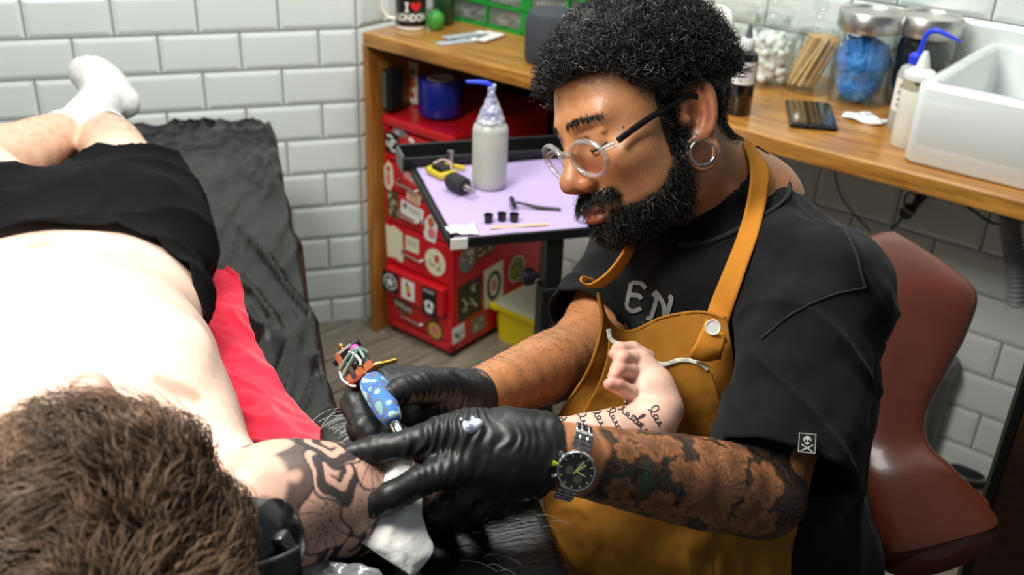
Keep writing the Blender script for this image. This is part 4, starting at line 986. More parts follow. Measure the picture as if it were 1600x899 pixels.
# forearm sleeve of ink: petals and scales over a black ground, laid along the arm (t) and round it (s)
def arm_uv(v, A, B, ref):
    A = np.asarray(A); ax = (B-A); L = np.linalg.norm(ax); ax = ax/L; rf = ref-ax*(ref @ ax); rf /= np.linalg.norm(rf); sd = np.cross(ax, rf)
    d = v-A; t = d @ ax; r = d-t[:, None]*ax; return t, np.arctan2(r @ sd, r @ rf), L
CAMD = CAM-(LE+LW)/2; CAMD /= np.linalg.norm(CAMD)
t, th, L = arm_uv(la_v, LW, LE, CAMD); s_ = th*.040
sk = skin_col(la_v, (178, 118, 78), 11); ink = np.array(lin((34, 32, 30)))[None]*(1+.25*fbm(la_v*120, 2, 4))[:, None]
gr_ = fbm(np.stack([t*42, s_*42, t*0], 1), 2, 31); ct_ = sstep(.35, .05, np.abs(((gr_*4.2) % 1)-.5)*2-.25)
col = ink*(1-.30*ct_[:, None])+sk*(.30*ct_*.6)[:, None]; pet = np.zeros(len(la_v))
def rosette(ct, cs, R, npet, ph, soft=.0012):
    global col, pet
    dx, dy = t-ct, s_-cs; r = np.hypot(dx, dy); a = np.arctan2(dy, dx)+ph
    lobes = R*(.70+.30*np.abs(np.cos(a*npet/2))); inside = sstep(soft, -soft, r-lobes)
    lines = np.abs(np.sin(a*npet/2)); vein = np.minimum(1, np.abs(((a*npet*2.5) % pi)-pi/2)*1.4)
    tone = (.36+.40*vein*sstep(.0, .8, r/R))*(1+.15*fbm(la_v*90, 2, 6))
    edge = sstep(0, .0022, np.abs(r-lobes))*sstep(.02, .12, lines)
    c = sk*(tone*(.25+.75*edge))[:, None]
    col = col*(1-inside[:, None])+c*inside[:, None]
for a in ((.150, .004, .040, 5, .3), (.085, -.030, .020, 5, 1.0), (.105, -.034, .017, 6, .2), (.150, -.034, .019, 5, .7), (.175, -.024, .020, 6, .1), (.205, .016, .024, 7, .5), (.215, -.010, .024, 5, 1.2), (.19, .044, .022, 6, .9), (.06, -.050, .022, 5, .4), (.07, .055, .025, 6, .4), (.055, .022, .016, 6, .3), (.10, .030, .019, 5, .9), (.125, .040, .017, 6, 1.3), (.055, -.020, .015, 6, .8), (.112, -.008, .014, 5, 1.6), (.19, -.045, .020, 7, .3), (.225, .030, .02, 6, 1.0), (.13, .065, .03, 6, .2), (.16, -.075, .025, 6, .4), (.10, -.085, .025, 6, .4)): rosette(*a)
g_ = np.exp(-(((t-.075)/.026)**2+((s_-.006)/.018)**2)); grn = np.array(lin((34, 66, 40)))
col = mixc(col, grn, .85*g_*sstep(-.2, .3, fbm(la_v*150, 2, 8)))
# upper arm: long pale leaf shapes between dark bands
d2 = la_v-LE; ua = (LS-LE)/np.linalg.norm(LS-LE); tu = d2 @ ua
w_ = np.sin(tu*95+4*np.sin(s_*26)+3*fbm(la_v*22, 2, 3)); upc = np.where((w_ > -.05)[:, None], sk*.8, ink); g2_ = fbm(la_v*30, 2, 44); upc = upc*(.3+.7*sstep(.02, .16, np.abs(((g2_*3) % 1)-.5)))[:, None]; upc = upc*(.35+.65*sstep(0, .25, np.abs(w_+.25)))[:, None]
m = sstep(.008, .03, tu)*sstep(.16, .21, t); col = mixc(col, [0, 0, 0], np.zeros(len(t)))*(1-m[:, None])+upc*m[:, None]
m = sstep(.036, .026, t+.25*fbm(la_v*60, 2, 5)*.03); col = col*(1-m[:, None])+sk*m[:, None]        # bare wrist
la_c = col
allv = np.concatenate([HL(hd_v), la_v, ra_v]); off = np.cumsum([0, len(hd_v), len(la_v)])
M_skin = mat('skin', (180, 126, 86), .42, spec=.45, col_attr='Col', bump=(300, .30, 4, .001), sss=.06)
body = py_obj('body', allv, np.concatenate([hd_f, la_f+off[1], ra_f+off[2]]), M_skin, artist)
set_col(body, np.concatenate([hd_c, la_c, ra_c]))

# ---- hair: short curls on the scalp, beard, brows, forearm hair
def sample_surface(v, f, mask, n, rng):
    fm = mask[f].mean(1); tri = v[f]; area = np.linalg.norm(np.cross(tri[:, 2]-tri[:, 0], tri[:, 3]-tri[:, 1]), axis=1)*(fm > .5)*fm
    pick = rng.choice(len(f), n, p=area/area.sum()); u, w_ = rng.random(n)[:, None], rng.random(n)[:, None]
    q = tri[pick]; p = (q[:, 0]*(1-u)+q[:, 1]*u)*(1-w_)+(q[:, 3]*(1-u)+q[:, 2]*u)*w_
    return p, pick
hn = vnormals(hd_v, hd_f)
def curls(n, mask, length, helix, lift, rad, name, greys, seed, droop=(0, 0, 0), K=9, turns=1.6, base_push=0.0):
    rng = np.random.default_rng(seed); p, pk = sample_surface(hd_v, hd_f, mask, n, rng); nr = hn[hd_f[pk]].mean(1); nr /= np.linalg.norm(nr, axis=1)[:, None]
    tdir = rng.normal(size=(n, 3))+np.array(droop)*2.0; tdir -= nr*(tdir*nr).sum(1)[:, None]; tdir /= np.linalg.norm(tdir, axis=1)[:, None]; bi = np.cross(nr, tdir)
    u = np.linspace(0, 1, K)[None, :, None]; ph = rng.random(n)[:, None, None]*6.28; ln = (length*(.6+.7*rng.random(n)))[:, None, None]; hx = (helix*(.6+.8*rng.random(n)))[:, None, None]
    an = ph+u*turns*6.28
    pts = p[:, None]+nr[:, None]*(base_push+lift*np.sqrt(u)*ln+hx*np.cos(an)*np.minimum(1, u*3))+tdir[:, None]*(ln*u*.75)+bi[:, None]*(hx*np.sin(an)*np.minimum(1, u*3))
    pts = pts+np.array(droop)[None, None]*(u**1.3)*ln
    g = rng.random(n); dk = rng.uniform(.004, .013, n)[:, None]*np.array([1.05, 1, .95]); gr = rng.uniform(.10, .30, n)[:, None]*np.array([1, .98, .94])
    return strand_mesh(name, HL(pts.reshape(-1, 3)).reshape(pts.shape), rad, M_hair, artist, 3, np.where((g < greys)[:, None], gr, dk))
M_hair = mat('black_hair', (20, 18, 18), .5, spec=.35, col_attr='Col')
hm = hair_mask(hd_v)*np.where(np.abs(hd_v[:, 0]) > .083, 0, 1)*np.where(hd_v[:, 2] < -.058, 0, 1)*np.where(hd_v[:, 1] < -.112, 0, 1)
# a solid crop under the curls so the scalp does not show
FH = Field((-.115, -.14, -.10), (.115, .11, .165), .003)
FH.ell((0, -.016, .045), (.084, .105, .096), None, .01).ell((0, .034, .066), (.068, .054, .062), None, .02)
hv, hf = FH.mesh(); keep = hair_mask(hv*np.array([.93, .93, 1]))
hvn = vnormals(hv, hf); hv2 = hv+hvn*((fbm(hv*95, 2, 7)*.0032)-.0005-(1-keep)*.020)[:, None]
hair = py_obj('hair', HL(hv2), hf, mat('hair_base', (15, 13, 13), .7), artist, label='short curly black hair flecked with grey'); 
o = curls(8500, hm*np.where(hd_v[:, 2] > .02, 1, .0)*np.where(hd_v[:, 1] > .03, 2.2, 1), .017, .0034, .85, .00055, 'hair_curls', .07, 1, base_push=.0075, turns=1.8); tag(o, kind='stuff')
o = curls(2200, hm*np.where(hd_v[:, 2] > .035, 0, 1), .009, .0016, .35, .0005, 'hair_sides', .07, 2, droop=(0, -.2, -.5), base_push=.001); tag(o, kind='stuff')
bmk = beard_mask(hd_v)
o = curls(5200, bmk*np.where(hd_v[:, 1] > .03, 1, .75)*np.where((hd_v[:, 1] < .008) & (hd_v[:, 2] < -.034), 0, 1), .0112, .0022, .55, .0005, 'beard', .04, 3, droop=(0, .10, -.55), K=8, turns=1.1); o['label'] = 'full dark beard and moustache'; tag(o, kind='stuff')
ebm = sstep(.004, .001, np.abs(hd_v[:, 2]-.0165-(.036-np.abs(np.abs(hd_v[:, 0])-.028))*.10))*(hd_v[:, 1] > .062)*(np.abs(hd_v[:, 0]) > .011)*(np.abs(hd_v[:, 0]) < .054)
o = curls(380, ebm, .0055, .0004, .15, .00035, 'eyebrow', .03, 4, droop=(0, 0, -.2), K=5); tag(o, kind='stuff')
# forearm hair
def arm_hair(v, f, n, mask, seed, along, ln, name, parent, colr=.02, rad=.00025):
    rng = np.random.default_rng(seed); nn = vnormals(v, f); p, pk = sample_surface(v, f, mask, n, rng); nr = nn[f[pk]].mean(1); d = along+rng.normal(size=(n, 3))*.35; d -= nr*(d*nr).sum(1)[:, None]*.8; d /= np.linalg.norm(d, axis=1)[:, None]
    u = np.linspace(0, 1, 4)[None, :, None]; l = (ln*(.5+rng.random(n)))[:, None, None]
    pts = p[:, None]+d[:, None]*u*l+nr[:, None]*(.0025*np.sin(u*2.2))
    o = strand_mesh(name, pts, rad, M_hair, parent, 3, np.full((n, 3), colr)); tag(o, kind='stuff')
ax = (RW-RE)/np.linalg.norm(RW-RE)
arm_hair(ra_v, ra_f, 750, (((ra_v-RE) @ ax > -.02) & ((ra_v-RW) @ ax < -.015)).astype(float), 5, ax*.6-E3*.3, .012, 'arm_hair', artist, .035, .00014)

# ---- eyes (just visible below the lids), spectacles, ear tunnel
M_eye = mat('eye_white', (224, 214, 206), .1); M_iris = mat('iris_brown', (48, 28, 18), .1)
for sd in (-1, 1):
    c = HL((sd*.032, .0745, -.0075)); e = lathe_obj('eye', [(0, -.0135), (.008, -.011), (.0125, -.005), (.0135, 0), (.0125, .005), (.008, .011), (0, .0135)], c, M_eye, artist, 20, frame_dir(HM @ np.array([0, .55, -.83])))
    lathe_obj('iris', [(0, .0142), (.004, .0136), (.006, .0123), (.0061, .0119), (0, .0119)], c, M_iris, e, 16, frame_dir(HM @ np.array([0, .55, -.83])))
    tube_obj('eyelashes', [HL((sd*.0185, .0858, -.0125)), HL((sd*.026, .0888, -.0145)), HL((sd*.034, .0885, -.0148)), HL((sd*.041, .0845, -.0128)), HL((sd*.047, .079, -.0095))], [.0006, .0011, .0013, .0012, .0006], mat('lashes', (18, 14, 12), .7), artist, 6, 16)
M_acr = glass('clear_acrylic', (240, 238, 236), .16, .05, .16, (222, 222, 220)); M_lens = glass('lens', (244, 240, 242), .05, .0)
gl = thing('glasses', HL((0, .1, -.01)), 'clear round framed spectacles with black temples on the bearded man', 'glasses')
def rim_pt(sd, a, r=1.0): return np.array([sd*(.0365+.0268*r*cos(a)*(1+.07*sin(a))), .1055-.30*abs(.0365+.0268*r*cos(a))**1.25+.16*.0195*r*sin(a), -.0180+.0195*r*sin(a)*(1+.05*sin(a))+.09*sd*(.0365+.0268*r*cos(a))])
for sd in (-1, 1):
    pts = [HL(rim_pt(sd, a)) for a in np.linspace(0, 2*pi, 37)]
    bm = bmesh.new(); tube(bm, pts, .0027, 8, 1.4, up=HM[:, 1]); fr = obj('rim', bm, M_acr, gl, True)
    bm = bmesh.new(); ctr = bm.verts.new(V(HL(rim_pt(sd, 0, 0)))); rg = [bm.verts.new(V(HL(rim_pt(sd, a, .97)))) for a in np.linspace(0, 2*pi, 36, endpoint=False)]
    for i in range(36): bm.faces.new((ctr, rg[i], rg[(i+1) % 36]))
    obj('lens', bm, M_lens, fr, True)
    for q in (HL((sd*.0095, .094, -.018)),): pass
    hg = np.array([sd*.0632, .0925, -.0095+sd*.0055])
    tube_obj('hinge', [HL(hg+np.array([-sd*.004, .004, -.002])), HL(hg), HL(hg+np.array([sd*.006, -.010, .001]))], .0036, M_acr, gl, 8)
    tp = tube_obj('temple', [HL((sd*.0690, .080, -.0075+sd*.0045)), HL((sd*.0745, .045, -.002)), HL((sd*.0785, .010, .005)), HL((sd*.083, -.012, .008)), HL((sd*.083, -.030, -.008))], [.0032, .0031, .003, .003, .0026], mat('temple_black', (18, 18, 20), .3), gl, 8, 22, 1.25)
    lathe_obj('rivet', [(0, 0), (.0016, 0), (.0014, .0006), (0, .0008)], HL((sd*.0702, .070, -.001)), M_chrome, tp, 10, frame_dir(HM @ np.array([sd, 0, 0])))
tube_obj('bridge', [HL((-.0105, .1045, -.0120)), HL((0, .1085, -.0075)), HL((.0105, .1045, -.0100))], .0027, M_acr, gl, 8, 12)
ef, eu, en, lc = EARF
bm = bmesh.new(); pr = [(.0125, -.004), (.0142, -.004), (.0150, -.002), (.0142, 0), (.0142, .003), (.0152, .0045), (.0148, .006), (.0125, .006), (.0125, -.004)]
Mn = Matrix([list(r_) for r_ in np.stack([HM @ ef, HM @ eu, HM @ en], 1)])
lathe(bm, pr, HL(lc), 36, Mn); tn = obj('ear_tunnel', bm, M_chrome, None, True); tag(tn, 'round steel flesh tunnel stretching the left earlobe', 'earring')

# ---- T-shirt
FS = Field(np.array([-.02, -2.10, .55]), np.array([.72, -1.25, 1.25]), .0038)
FS.chain([LS, MS+E3*.004, RS], [.070, .085, .066], .04).cap(NB-E3*.03, LS, .045, .066, .03).cap(NB-E3*.03, RS, .045, .060, .03)
FS.chain([MS-E3*.03, CH+CF*.03, BE, HPc], [.115, .125, .128, .15], .05)
FS.cap(P(1245, 470, 1.25), P(1225, 700, 1.30), .105, .10, .05)
q, r = fat([LS, LS*.5+SH*.5, SH], [.074, .072, .070], 6); FS.chain(q, r, .03)
q, r = fat([RS, RS*.5+RH*.5, RH], [.062, .054, .050], 6); FS.chain(q, r, .02)
nd = HL((0, -.035, -.07))-NB; nd /= np.linalg.norm(nd)
FS.cap(NB-E3*.01, NB+nd*.030, .066, .060, .03); FS.cap(NB+nd*.026, NB+nd*.14, .049, .066, .006, True)
v, f = FS.mesh(); v = relax(v, f, 3, .5)
# cut hems: push cloth beyond the hem back and hollow it
def hem_cut(v, f, o, n, reach):
    d = (v-o) @ n; near = np.linalg.norm(v-o, axis=1) < reach
    bad = (d > 0) & near; keepf = ~(bad[f].all(1)); return f[keepf]
ul = (SH-LS)/np.linalg.norm(SH-LS); ur = (RH-RS)/np.linalg.norm(RH-RS)
f = hem_cut(v, f, SH+ul*.002, ul, .105); f = hem_cut(v, f, RH+ur*.002, ur, .085)
v = smooth_edge(v, f); vn = vnormals(v, f)
folds = .0050*np.sin((v @ (ul*.5+CR*.85+E3*.25))*75+4.5*fbm(v*7, 2, 2))*(.4+.6*vnoise(v*9, 4))+.005*fbm(v*14, 3, 6)+.006*(1-np.abs(vnoise(v @ np.stack([ul*5, CR*20+CU*14, CF*10], 1), 9)))**5
v = v+vn*folds[:, None]
M_shirt = mat('black_cotton', (13, 14, 15), .92, spec=.16, sheen=.05, bump=(900, .18, 2, .0006), vary=(22, (21, 22, 24), .4, .7))
shirt = py_obj('t_shirt', v, f, M_shirt, artist, label='faded black T-shirt'); m_ = shirt.modifiers.new('solid', 'SOLIDIFY'); m_.thickness = .0028; m_.offset = -1
sh_bvh = BVHTree.FromPolygons([tuple(p) for p in v], [tuple(q) for q in f.tolist()])
def on_cloth(px, py, bvh, h, d0=.5):
    dr = Vector(_ray(px, py)).normalized(); hit = bvh.ray_cast(V(CAM), dr)
    return np.array(hit[0])+np.array(hit[1])*0-np.array(dr)*h if hit[0] else P(px, py, 1.3)
# collar rib, hems and shoulder seam
ca = np.array(nd); x1 = np.cross(ca, CR); x1 /= np.linalg.norm(x1); y1 = np.cross(ca, x1)

# ---- shirt details
bd_bvh = BVHTree.FromPolygons([tuple(p) for p in HL(hd_v)], [tuple(q) for q in hd_f.tolist()])
def cloth_at(px, py, h, far=1.35, skin=False):
    dr = _ray(px, py); hit = sh_bvh.ray_cast(V(CAM), Vector(V(dr)).normalized()); h2 = bd_bvh.ray_cast(V(CAM), Vector(V(dr)).normalized()) if skin else (None, None, None, None)
    if hit[0] is None or (h2[0] is not None and h2[3] < hit[3]): hit = h2
    if hit[0] is None: return P(px, py, far)
    n = np.array(hit[1]); n = n if n @ dr < 0 else -n
    return np.array(hit[0])+n*h
M_seam = mat('black_seam', (26, 27, 29), .9)
def cloth_line(name, pts, rad, m, n=40, h=.001, parent=None):
    runs = [[]]
    for a, b in spline(np.array(pts, float), n):
        p_ = cloth_at(a, b, h); bad = np.linalg.norm(p_-P(a, b, 1.35)) < 1e-6
        if bad or (runs[-1] and np.linalg.norm(p_-runs[-1][-1]) > .018): runs.append([])
        if not bad: runs[-1].append(p_)
    return tube_obj(name, max(runs, key=len), rad, m, parent or artist, 6)
cloth_line('collar', [(1175, 226), (1205, 250), (1232, 288), (1222, 318), (1170, 350), (1110, 378), (1060, 384)], .0032, M_seam, 50, .0005)
cloth_line('seam', [(1238, 262), (1290, 320), (1330, 380), (1352, 450)], .0016, M_seam)
cloth_line('seam', [(1352, 450), (1300, 462), (1240, 490), (1190, 530)], .0013, M_seam)
M_print = mat('faded_print', (120, 122, 122), .8, bump=(200, .4))
def cloth_fn(px, py, sx):                                       # lettering laid on the shirt: x, y in sighted units
    return lambda a, b, h: cloth_at(px+a*sx+b*sx*.30, py-b*sx+a*sx*.28, .0012+h)
bl = [[[(-.9, 1.0), (-.2, 1.15), (.3, .9)], [(-.9, 1.0), (-.8, -.9)], [(-.8, .05), (-.1, .2), (.2, 0)], [(-.8, -.9), (-.2, -1.1), (.4, -.7)]],
      [[(-.9, .7), (-.55, 1.0), (-.5, -.9), (-.85, -1.1)], [(-.5, .9), (.2, .2), (.55, -.9), (.9, -.7)], [(.35, 1.0), (.6, .8), (.6, -.8)]]]
for k, (px, py) in enumerate(((1000, 466), (1034, 480))):
    ribbon_obj('lettering', bl[k], .34, cloth_fn(px, py, 19), M_print, artist, .0006, 10)
# hem tag with a skull over crossed bones
tc = cloth_at(1259, 694, .004); tx = (cloth_at(1270, 690, .004)-cloth_at(1246, 688, .004)); tx /= np.linalg.norm(tx); ty = np.cross(CAM-tc, tx); ty /= np.linalg.norm(ty); ty = ty if ty @ CU > 0 else -ty
ft = plane_fn(tc, tx, ty); sz = .0098
if np.cross(tx, ty) @ (CAM-tc) < 0: ft = (lambda g: lambda a, b, h: g(a, b, -h))(ft)
lab = poly_obj('hem_label', [(-sz*.9, -sz), (sz*.9, -sz), (sz*.9, sz), (-sz*.9, sz)], ft, mat('label_black', (26, 28, 30), .7), artist, .0012, 'small black woven tag with a skull and crossed bones')
mW = mat('label_thread', (206, 206, 200), .8)
ribbon_obj('border', [[(-.0078, -.0088), (.0078, -.0088), (.0078, .0088), (-.0078, .0088), (-.0078, -.0088)]], .0008, ft, mW, lab, .0016)
poly_obj('skull', [(.0038*cos(t_)*(1 if sin(t_) > -.3 else .72), .0025+.0042*sin(t_)) for t_ in np.linspace(0, 2*pi, 20, endpoint=False)], ft, mW, lab, .0017)
for sx in (-1, 1): poly_obj('eye', circle2(.0011, 10, sx*.0015, .0022), ft, M_ink, lab, .0022)
ribbon_obj('bones', [[(-.0055, -.0015), (.0055, -.0078)], [(.0055, -.0015), (-.0055, -.0078)]], .0010, ft, mW, lab, .0017)

# ---- apron: bib, pocket, lap and straps
M_apron = mat('mustard_canvas', (158, 106, 34), .85, spec=.2, bump=(700, .35, 2, .0008), vary=(9, (138, 90, 26), .35, .65))
M_apin = mat('mustard_canvas_inside', (146, 98, 36), .9, spec=.15, bump=(700, .3, 2, .0008))
M_strap = mat('ochre_webbing', (192, 124, 38), .8, spec=.2, bump=(1200, .5, 1, .0006), stretch=((1, 1, 1),))
def ctrl(rows): return [[P(x, y, d) for x, y, d in r_] for r_ in rows]
bib = ctrl([[(934, 458, 1.140), (952, 505, 1.160), (985, 518, 1.170), (1035, 497, 1.150), (1092, 488, 1.125), (1136, 498, 1.10)],
            [(940, 510, 1.135), (958, 548, 1.155), (996, 560, 1.165), (1040, 558, 1.150), (1092, 548, 1.125), (1144, 548, 1.10)],
            [(918, 580, 1.140), (950, 600, 1.150), (1000, 605, 1.155), (1050, 605, 1.145), (1100, 600, 1.125), (1156, 600, 1.11)],
            [(880, 640, 1.150), (935, 655, 1.140), (990, 662, 1.140), (1050, 665, 1.135), (1110, 665, 1.12), (1180, 660, 1.13)],
            [(850, 700, 1.150), (920, 715, 1.130), (990, 722, 1.120), (1060, 730, 1.120), (1130, 730, 1.13), (1225, 715, 1.17)],
            [(850, 780, 1.130), (920, 790, 1.100), (990, 800, 1.090), (1070, 810, 1.095), (1150, 815, 1.13), (1246, 770, 1.20)],
            [(862, 850, 1.110), (930, 860, 1.080), (1000, 870, 1.070), (1080, 880, 1.085), (1160, 880, 1.14), (1238, 850, 1.22)],
            [(880, 940, 1.110), (950, 950, 1.080), (1020, 960, 1.075), (1100, 970, 1.10), (1170, 970, 1.16), (1222, 950, 1.25)]])
g = grid_patch(bib, 110, 90); sh_ = g.shape
pp = g.reshape(-1, 3); nzv = (fbm(pp*20, 3, 2)*.006+.0030*np.sin(pp[:, 0]*70+pp[:, 2]*50+4*fbm(pp*9, 2, 3))+.009*(1-np.abs(vnoise(np.stack([pp[:, 0]*18+pp[:, 2]*10, pp[:, 1]*8, pp[:, 2]*16-pp[:, 0]*14], 1), 15)))**5)
g = g+(nzv.reshape(sh_[0], sh_[1])*np.linspace(.25, 1, sh_[0])[:, None])[..., None]*(-CF)
apron = sheet_obj('apron', g, M_apron, artist, .0022, 'mustard canvas work apron')
def edge_tube(name, pts, rad, m, parent=artist, n=40): return tube_obj(name, pts, rad, m, parent, 6, n)
edge_tube('hem', list(g[0][::4]), .0022, M_apron, apron, 60); edge_tube('hem', list(g[:, 0][:60:4]), .002, M_apron, apron, 60)
# pocket flap with its pale lining, standing off the bib
pk = ctrl([[(951, 516, 1.128), (957, 535, 1.128), (985, 546, 1.125), (1010, 562, 1.120), (1036, 572, 1.112), (1062, 565, 1.105), (1088, 568, 1.098), (1112, 583, 1.092)],
           [(948, 560, 1.128), (958, 575, 1.130), (985, 590, 1.130), (1010, 600, 1.125), (1036, 606, 1.118), (1062, 606, 1.110), (1090, 608, 1.102), (1122, 615, 1.098)],
           [(930, 610, 1.132), (950, 622, 1.133), (985, 634, 1.133), (1010, 640, 1.130), (1036, 644, 1.126), (1062, 646, 1.118), (1095, 648, 1.112), (1135, 650, 1.108)],
           [(900, 660, 1.140), (935, 668, 1.138), (980, 680, 1.135), (1010, 685, 1.132), (1040, 688, 1.128), (1070, 690, 1.122), (1110, 690, 1.118), (1160, 690, 1.122)]])
g2 = grid_patch(pk, 46, 60); pp = g2.reshape(-1, 3); g2 = g2+((fbm(pp*30, 3, 7)*.0035).reshape(46, 60)*np.linspace(.2, 1, 46)[:, None])[..., None]*(-CF)
pocket = sheet_obj('pocket', g2, M_apron, apron, .002)
edge_tube('lining', [p_-CF*.001+CU*.001 for p_ in g2[0][::3]], [.0030]*len(g2[0][::3]), mat('white_lining', (212, 212, 200), .8, vary=(60, (150, 150, 140), .45, .65)), pocket, 70)
tube_obj('stitching', list((g[62][::3]-CF*.0026)), .0007, mat('dark_stitch', (110, 72, 22), .9), apron, 5, 60)
tube_obj('stitching', list((g[50:, 60][::3]-CF*.0026)), .0007, mat('dark_stitch', (110, 72, 22), .9), apron, 5, 50)
# near strap
Le = [(1160, 224), (1172, 262), (1168, 310), (1152, 370), (1128, 430), (1108, 480), (1096, 520)]
Re = [(1170, 218), (1200, 262), (1200, 300), (1185, 365), (1163, 430), (1143, 490), (1132, 530)]
Ls, Rs = spline(np.array(Le, float), 40), spline(np.array(Re, float), 40)
def st_pt(px, py, i):
    p_ = cloth_at(px, py, .010, 1.2, True)
    dd = (p_-CAM) @ CF; lim = 1.098+.0060*max(0, 39-i)
    return P(px, py, min(dd, lim))
dep = []
for i in range(40):
    a, b = st_pt(*Ls[i], i), st_pt(*Rs[i], i); dep.append([(a-CAM) @ CF, (b-CAM) @ CF])
dep = np.array(dep)
for _ in range(6): dep[1:-1] = (dep[:-2]+dep[1:-1]*2+dep[2:])/4
rows = []
for i in range(40):
    rows.append([P(*(Ls[i]*(1-u)+Rs[i]*u), dep[i, 0]*(1-u)+dep[i, 1]*u) for u in np.linspace(0, 1, 7)])
strap = sheet_obj('strap', np.array(rows), M_strap, artist, .0022, 'ochre webbing neck strap with a white snap')
curl = ctrl([[(1098, 512, 1.086), (1115, 520, 1.084), (1134, 526, 1.084)], [(1086, 538, 1.080), (1108, 545, 1.080), (1130, 545, 1.082)], [(1078, 552, 1.084), (1100, 560, 1.084), (1126, 556, 1.086)], [(1082, 560, 1.091), (1104, 564, 1.091), (1127, 560, 1.092)], [(1092, 552, 1.093), (1110, 555, 1.093), (1128, 552, 1.094)]])
sheet_obj('strap_end', grid_patch(curl, 24, 10), M_strap, strap, .0022)
lathe_obj('snap', [(0, 0), (.0080, 0), (.0086, .001), (.0080, .0024), (.0066, .0022), (.0060, .0016), (0, .0018)], P(1114, 512, 1.082), mat('snap_white', (222, 220, 212), .35), strap, 28, frame_dir((CAM-P(1114, 512, 1.084))+.0*CU))
# far strap, seen nearly edge on
fs = ctrl([[(984, 372, 1.16), (996, 378, 1.18)], [(968, 402, 1.145), (982, 408, 1.165)], [(946, 428, 1.135), (960, 436, 1.15)], [(922, 444, 1.13), (934, 450, 1.14)], [(908, 440, 1.125), (914, 446, 1.13)], [(910, 432, 1.13), (916, 437, 1.135)], [(926, 436, 1.138), (932, 440, 1.142)]])
sheet_obj('strap', grid_patch(fs, 36, 5), M_strap, artist, .0022)
# hidden lap under the apron
FLp = Field(np.array([-.05, -2.05, .38]), np.array([.75, -1.35, .85]), .006)
FLp.chain([HPc, P(1090, 900, 1.28), P(930, 870, 1.20)], [.12, .085, .07], .05).chain([HPc+CF*.1, P(1000, 800, 1.42), P(880, 780, 1.34)], [.12, .085, .07], .05)
v, f = FLp.mesh(); py_obj('trousers', v, f, mat('dark_trousers', (34, 32, 30), .9), artist)

# ---- gloves: one continuous surface each, five fingers apiece
M_glove = mat('black_glove', (24, 25, 27), .44, spec=.4, bump=(240, .15, 3, .001))
def glove_mesh(F, name, axis, sd, wr=.0011, parent=None, label=None):
    v, f = F.mesh(); v = relax(v, f, 2, .45); n = vnormals(v, f)
    a = v @ axis
    w_ = np.sin(a*760+6*fbm(v*34, 2, sd))*np.maximum(0, vnoise(v*26, sd+3)+.45)*wr*.75+fbm(v*70, 2, sd+8)*.0007
    return py_obj(name, v+n*w_[:, None], f, M_glove, parent, True, label), v, f
# left hand: back of the hand to the camera, thumb stretched along the skin, index on the towel
K = dict(w=(862, 710, .898))
def PP(L): return [P(*q) for q in L]
lo = np.array([9., 9, 9]); hi = -lo
pts_all = PP([(880, 640, .96), (880, 840, .86), (520, 640, .86), (520, 860, .96), (700, 600, .96), (700, 870, .80)])
FG = Field(np.min(pts_all, 0)-.03, np.max(pts_all, 0)+.03, .0016)
FG.chain(PP([(872, 712, .902), (846, 710, .898), (800, 708, .892)]), [0.0329, 0.0339, 0.0344], .012)                 # cuff and wrist
FG.chain(PP([(846, 688, .900), (790, 678, .895), (735, 680, .890)]), [0.0234, 0.0229, 0.0214], .012)
FG.chain(PP([(846, 735, .898), (790, 742, .892), (748, 735, .884)]), [0.0234, 0.0224, 0.0189], .012)
FG.chain(PP([(800, 715, .888), (760, 708, .884), (735, 712, .882)]), [0.0254, 0.0219, 0.0184], .014)
FG.chain(PP([(740, 676, .888), (690, 680, .884), (640, 694, .884), (590, 703, .886), (549, 711, .888)]), [0.0199, 0.0164, 0.0132, 0.0126, 0.0102], .008)   # thumb
FG.chain(PP([(748, 724, .880), (700, 737, .868), (655, 752, .860), (612, 776, .862), (577, 795, .868)]), [0.0179, 0.0152, 0.0132, 0.0124, 0.0104], .005)   # index
FG.chain(PP([(766, 742, .886), (720, 775, .880), (688, 800, .884), (660, 822, .905), (652, 832, .925)]), [0.0174, 0.0144, 0.0132, 0.0119, 0.0099], .004)   # middle
FG.chain(PP([(785, 752, .892), (748, 790, .892), (716, 806, .905), (695, 815, .928), (690, 816, .945)]), [0.0169, 0.0134, 0.0124, 0.0114, 0.0096], .003)   # ring
FG.chain(PP([(806, 756, .898), (782, 790, .904), (758, 800, .920), (742, 800, .938), (740, 798, .95)]), [0.0149, 0.0119, 0.0110, 0.0102, 0.0088], .003)    # little
FG.chain(PP([(735, 690, .884), (690, 712, .880)]), [0.0134, 0.0074], .016)                                              # web of the thumb
FG.cut(P(853, 708, .898), (LE-LW)/np.linalg.norm(LE-LW))
gl_l, _, _ = glove_mesh(FG, 'glove', (LE-LW)/np.linalg.norm(LE-LW), 3, .0013, artist, 'black glove on the left hand, smeared with ointment')
qx = (LE-LW)/np.linalg.norm(LE-LW)
cuff = [P(855, 646, .905), P(858, 665, .885), P(861, 700, .872), P(860, 735, .873), P(853, 768, .886), P(848, 772, .90)]
tube_obj('cuff_roll', cuff, .0022, M_glove, gl_l, 8, 30)
g_ = np.zeros((10, 12, 3))
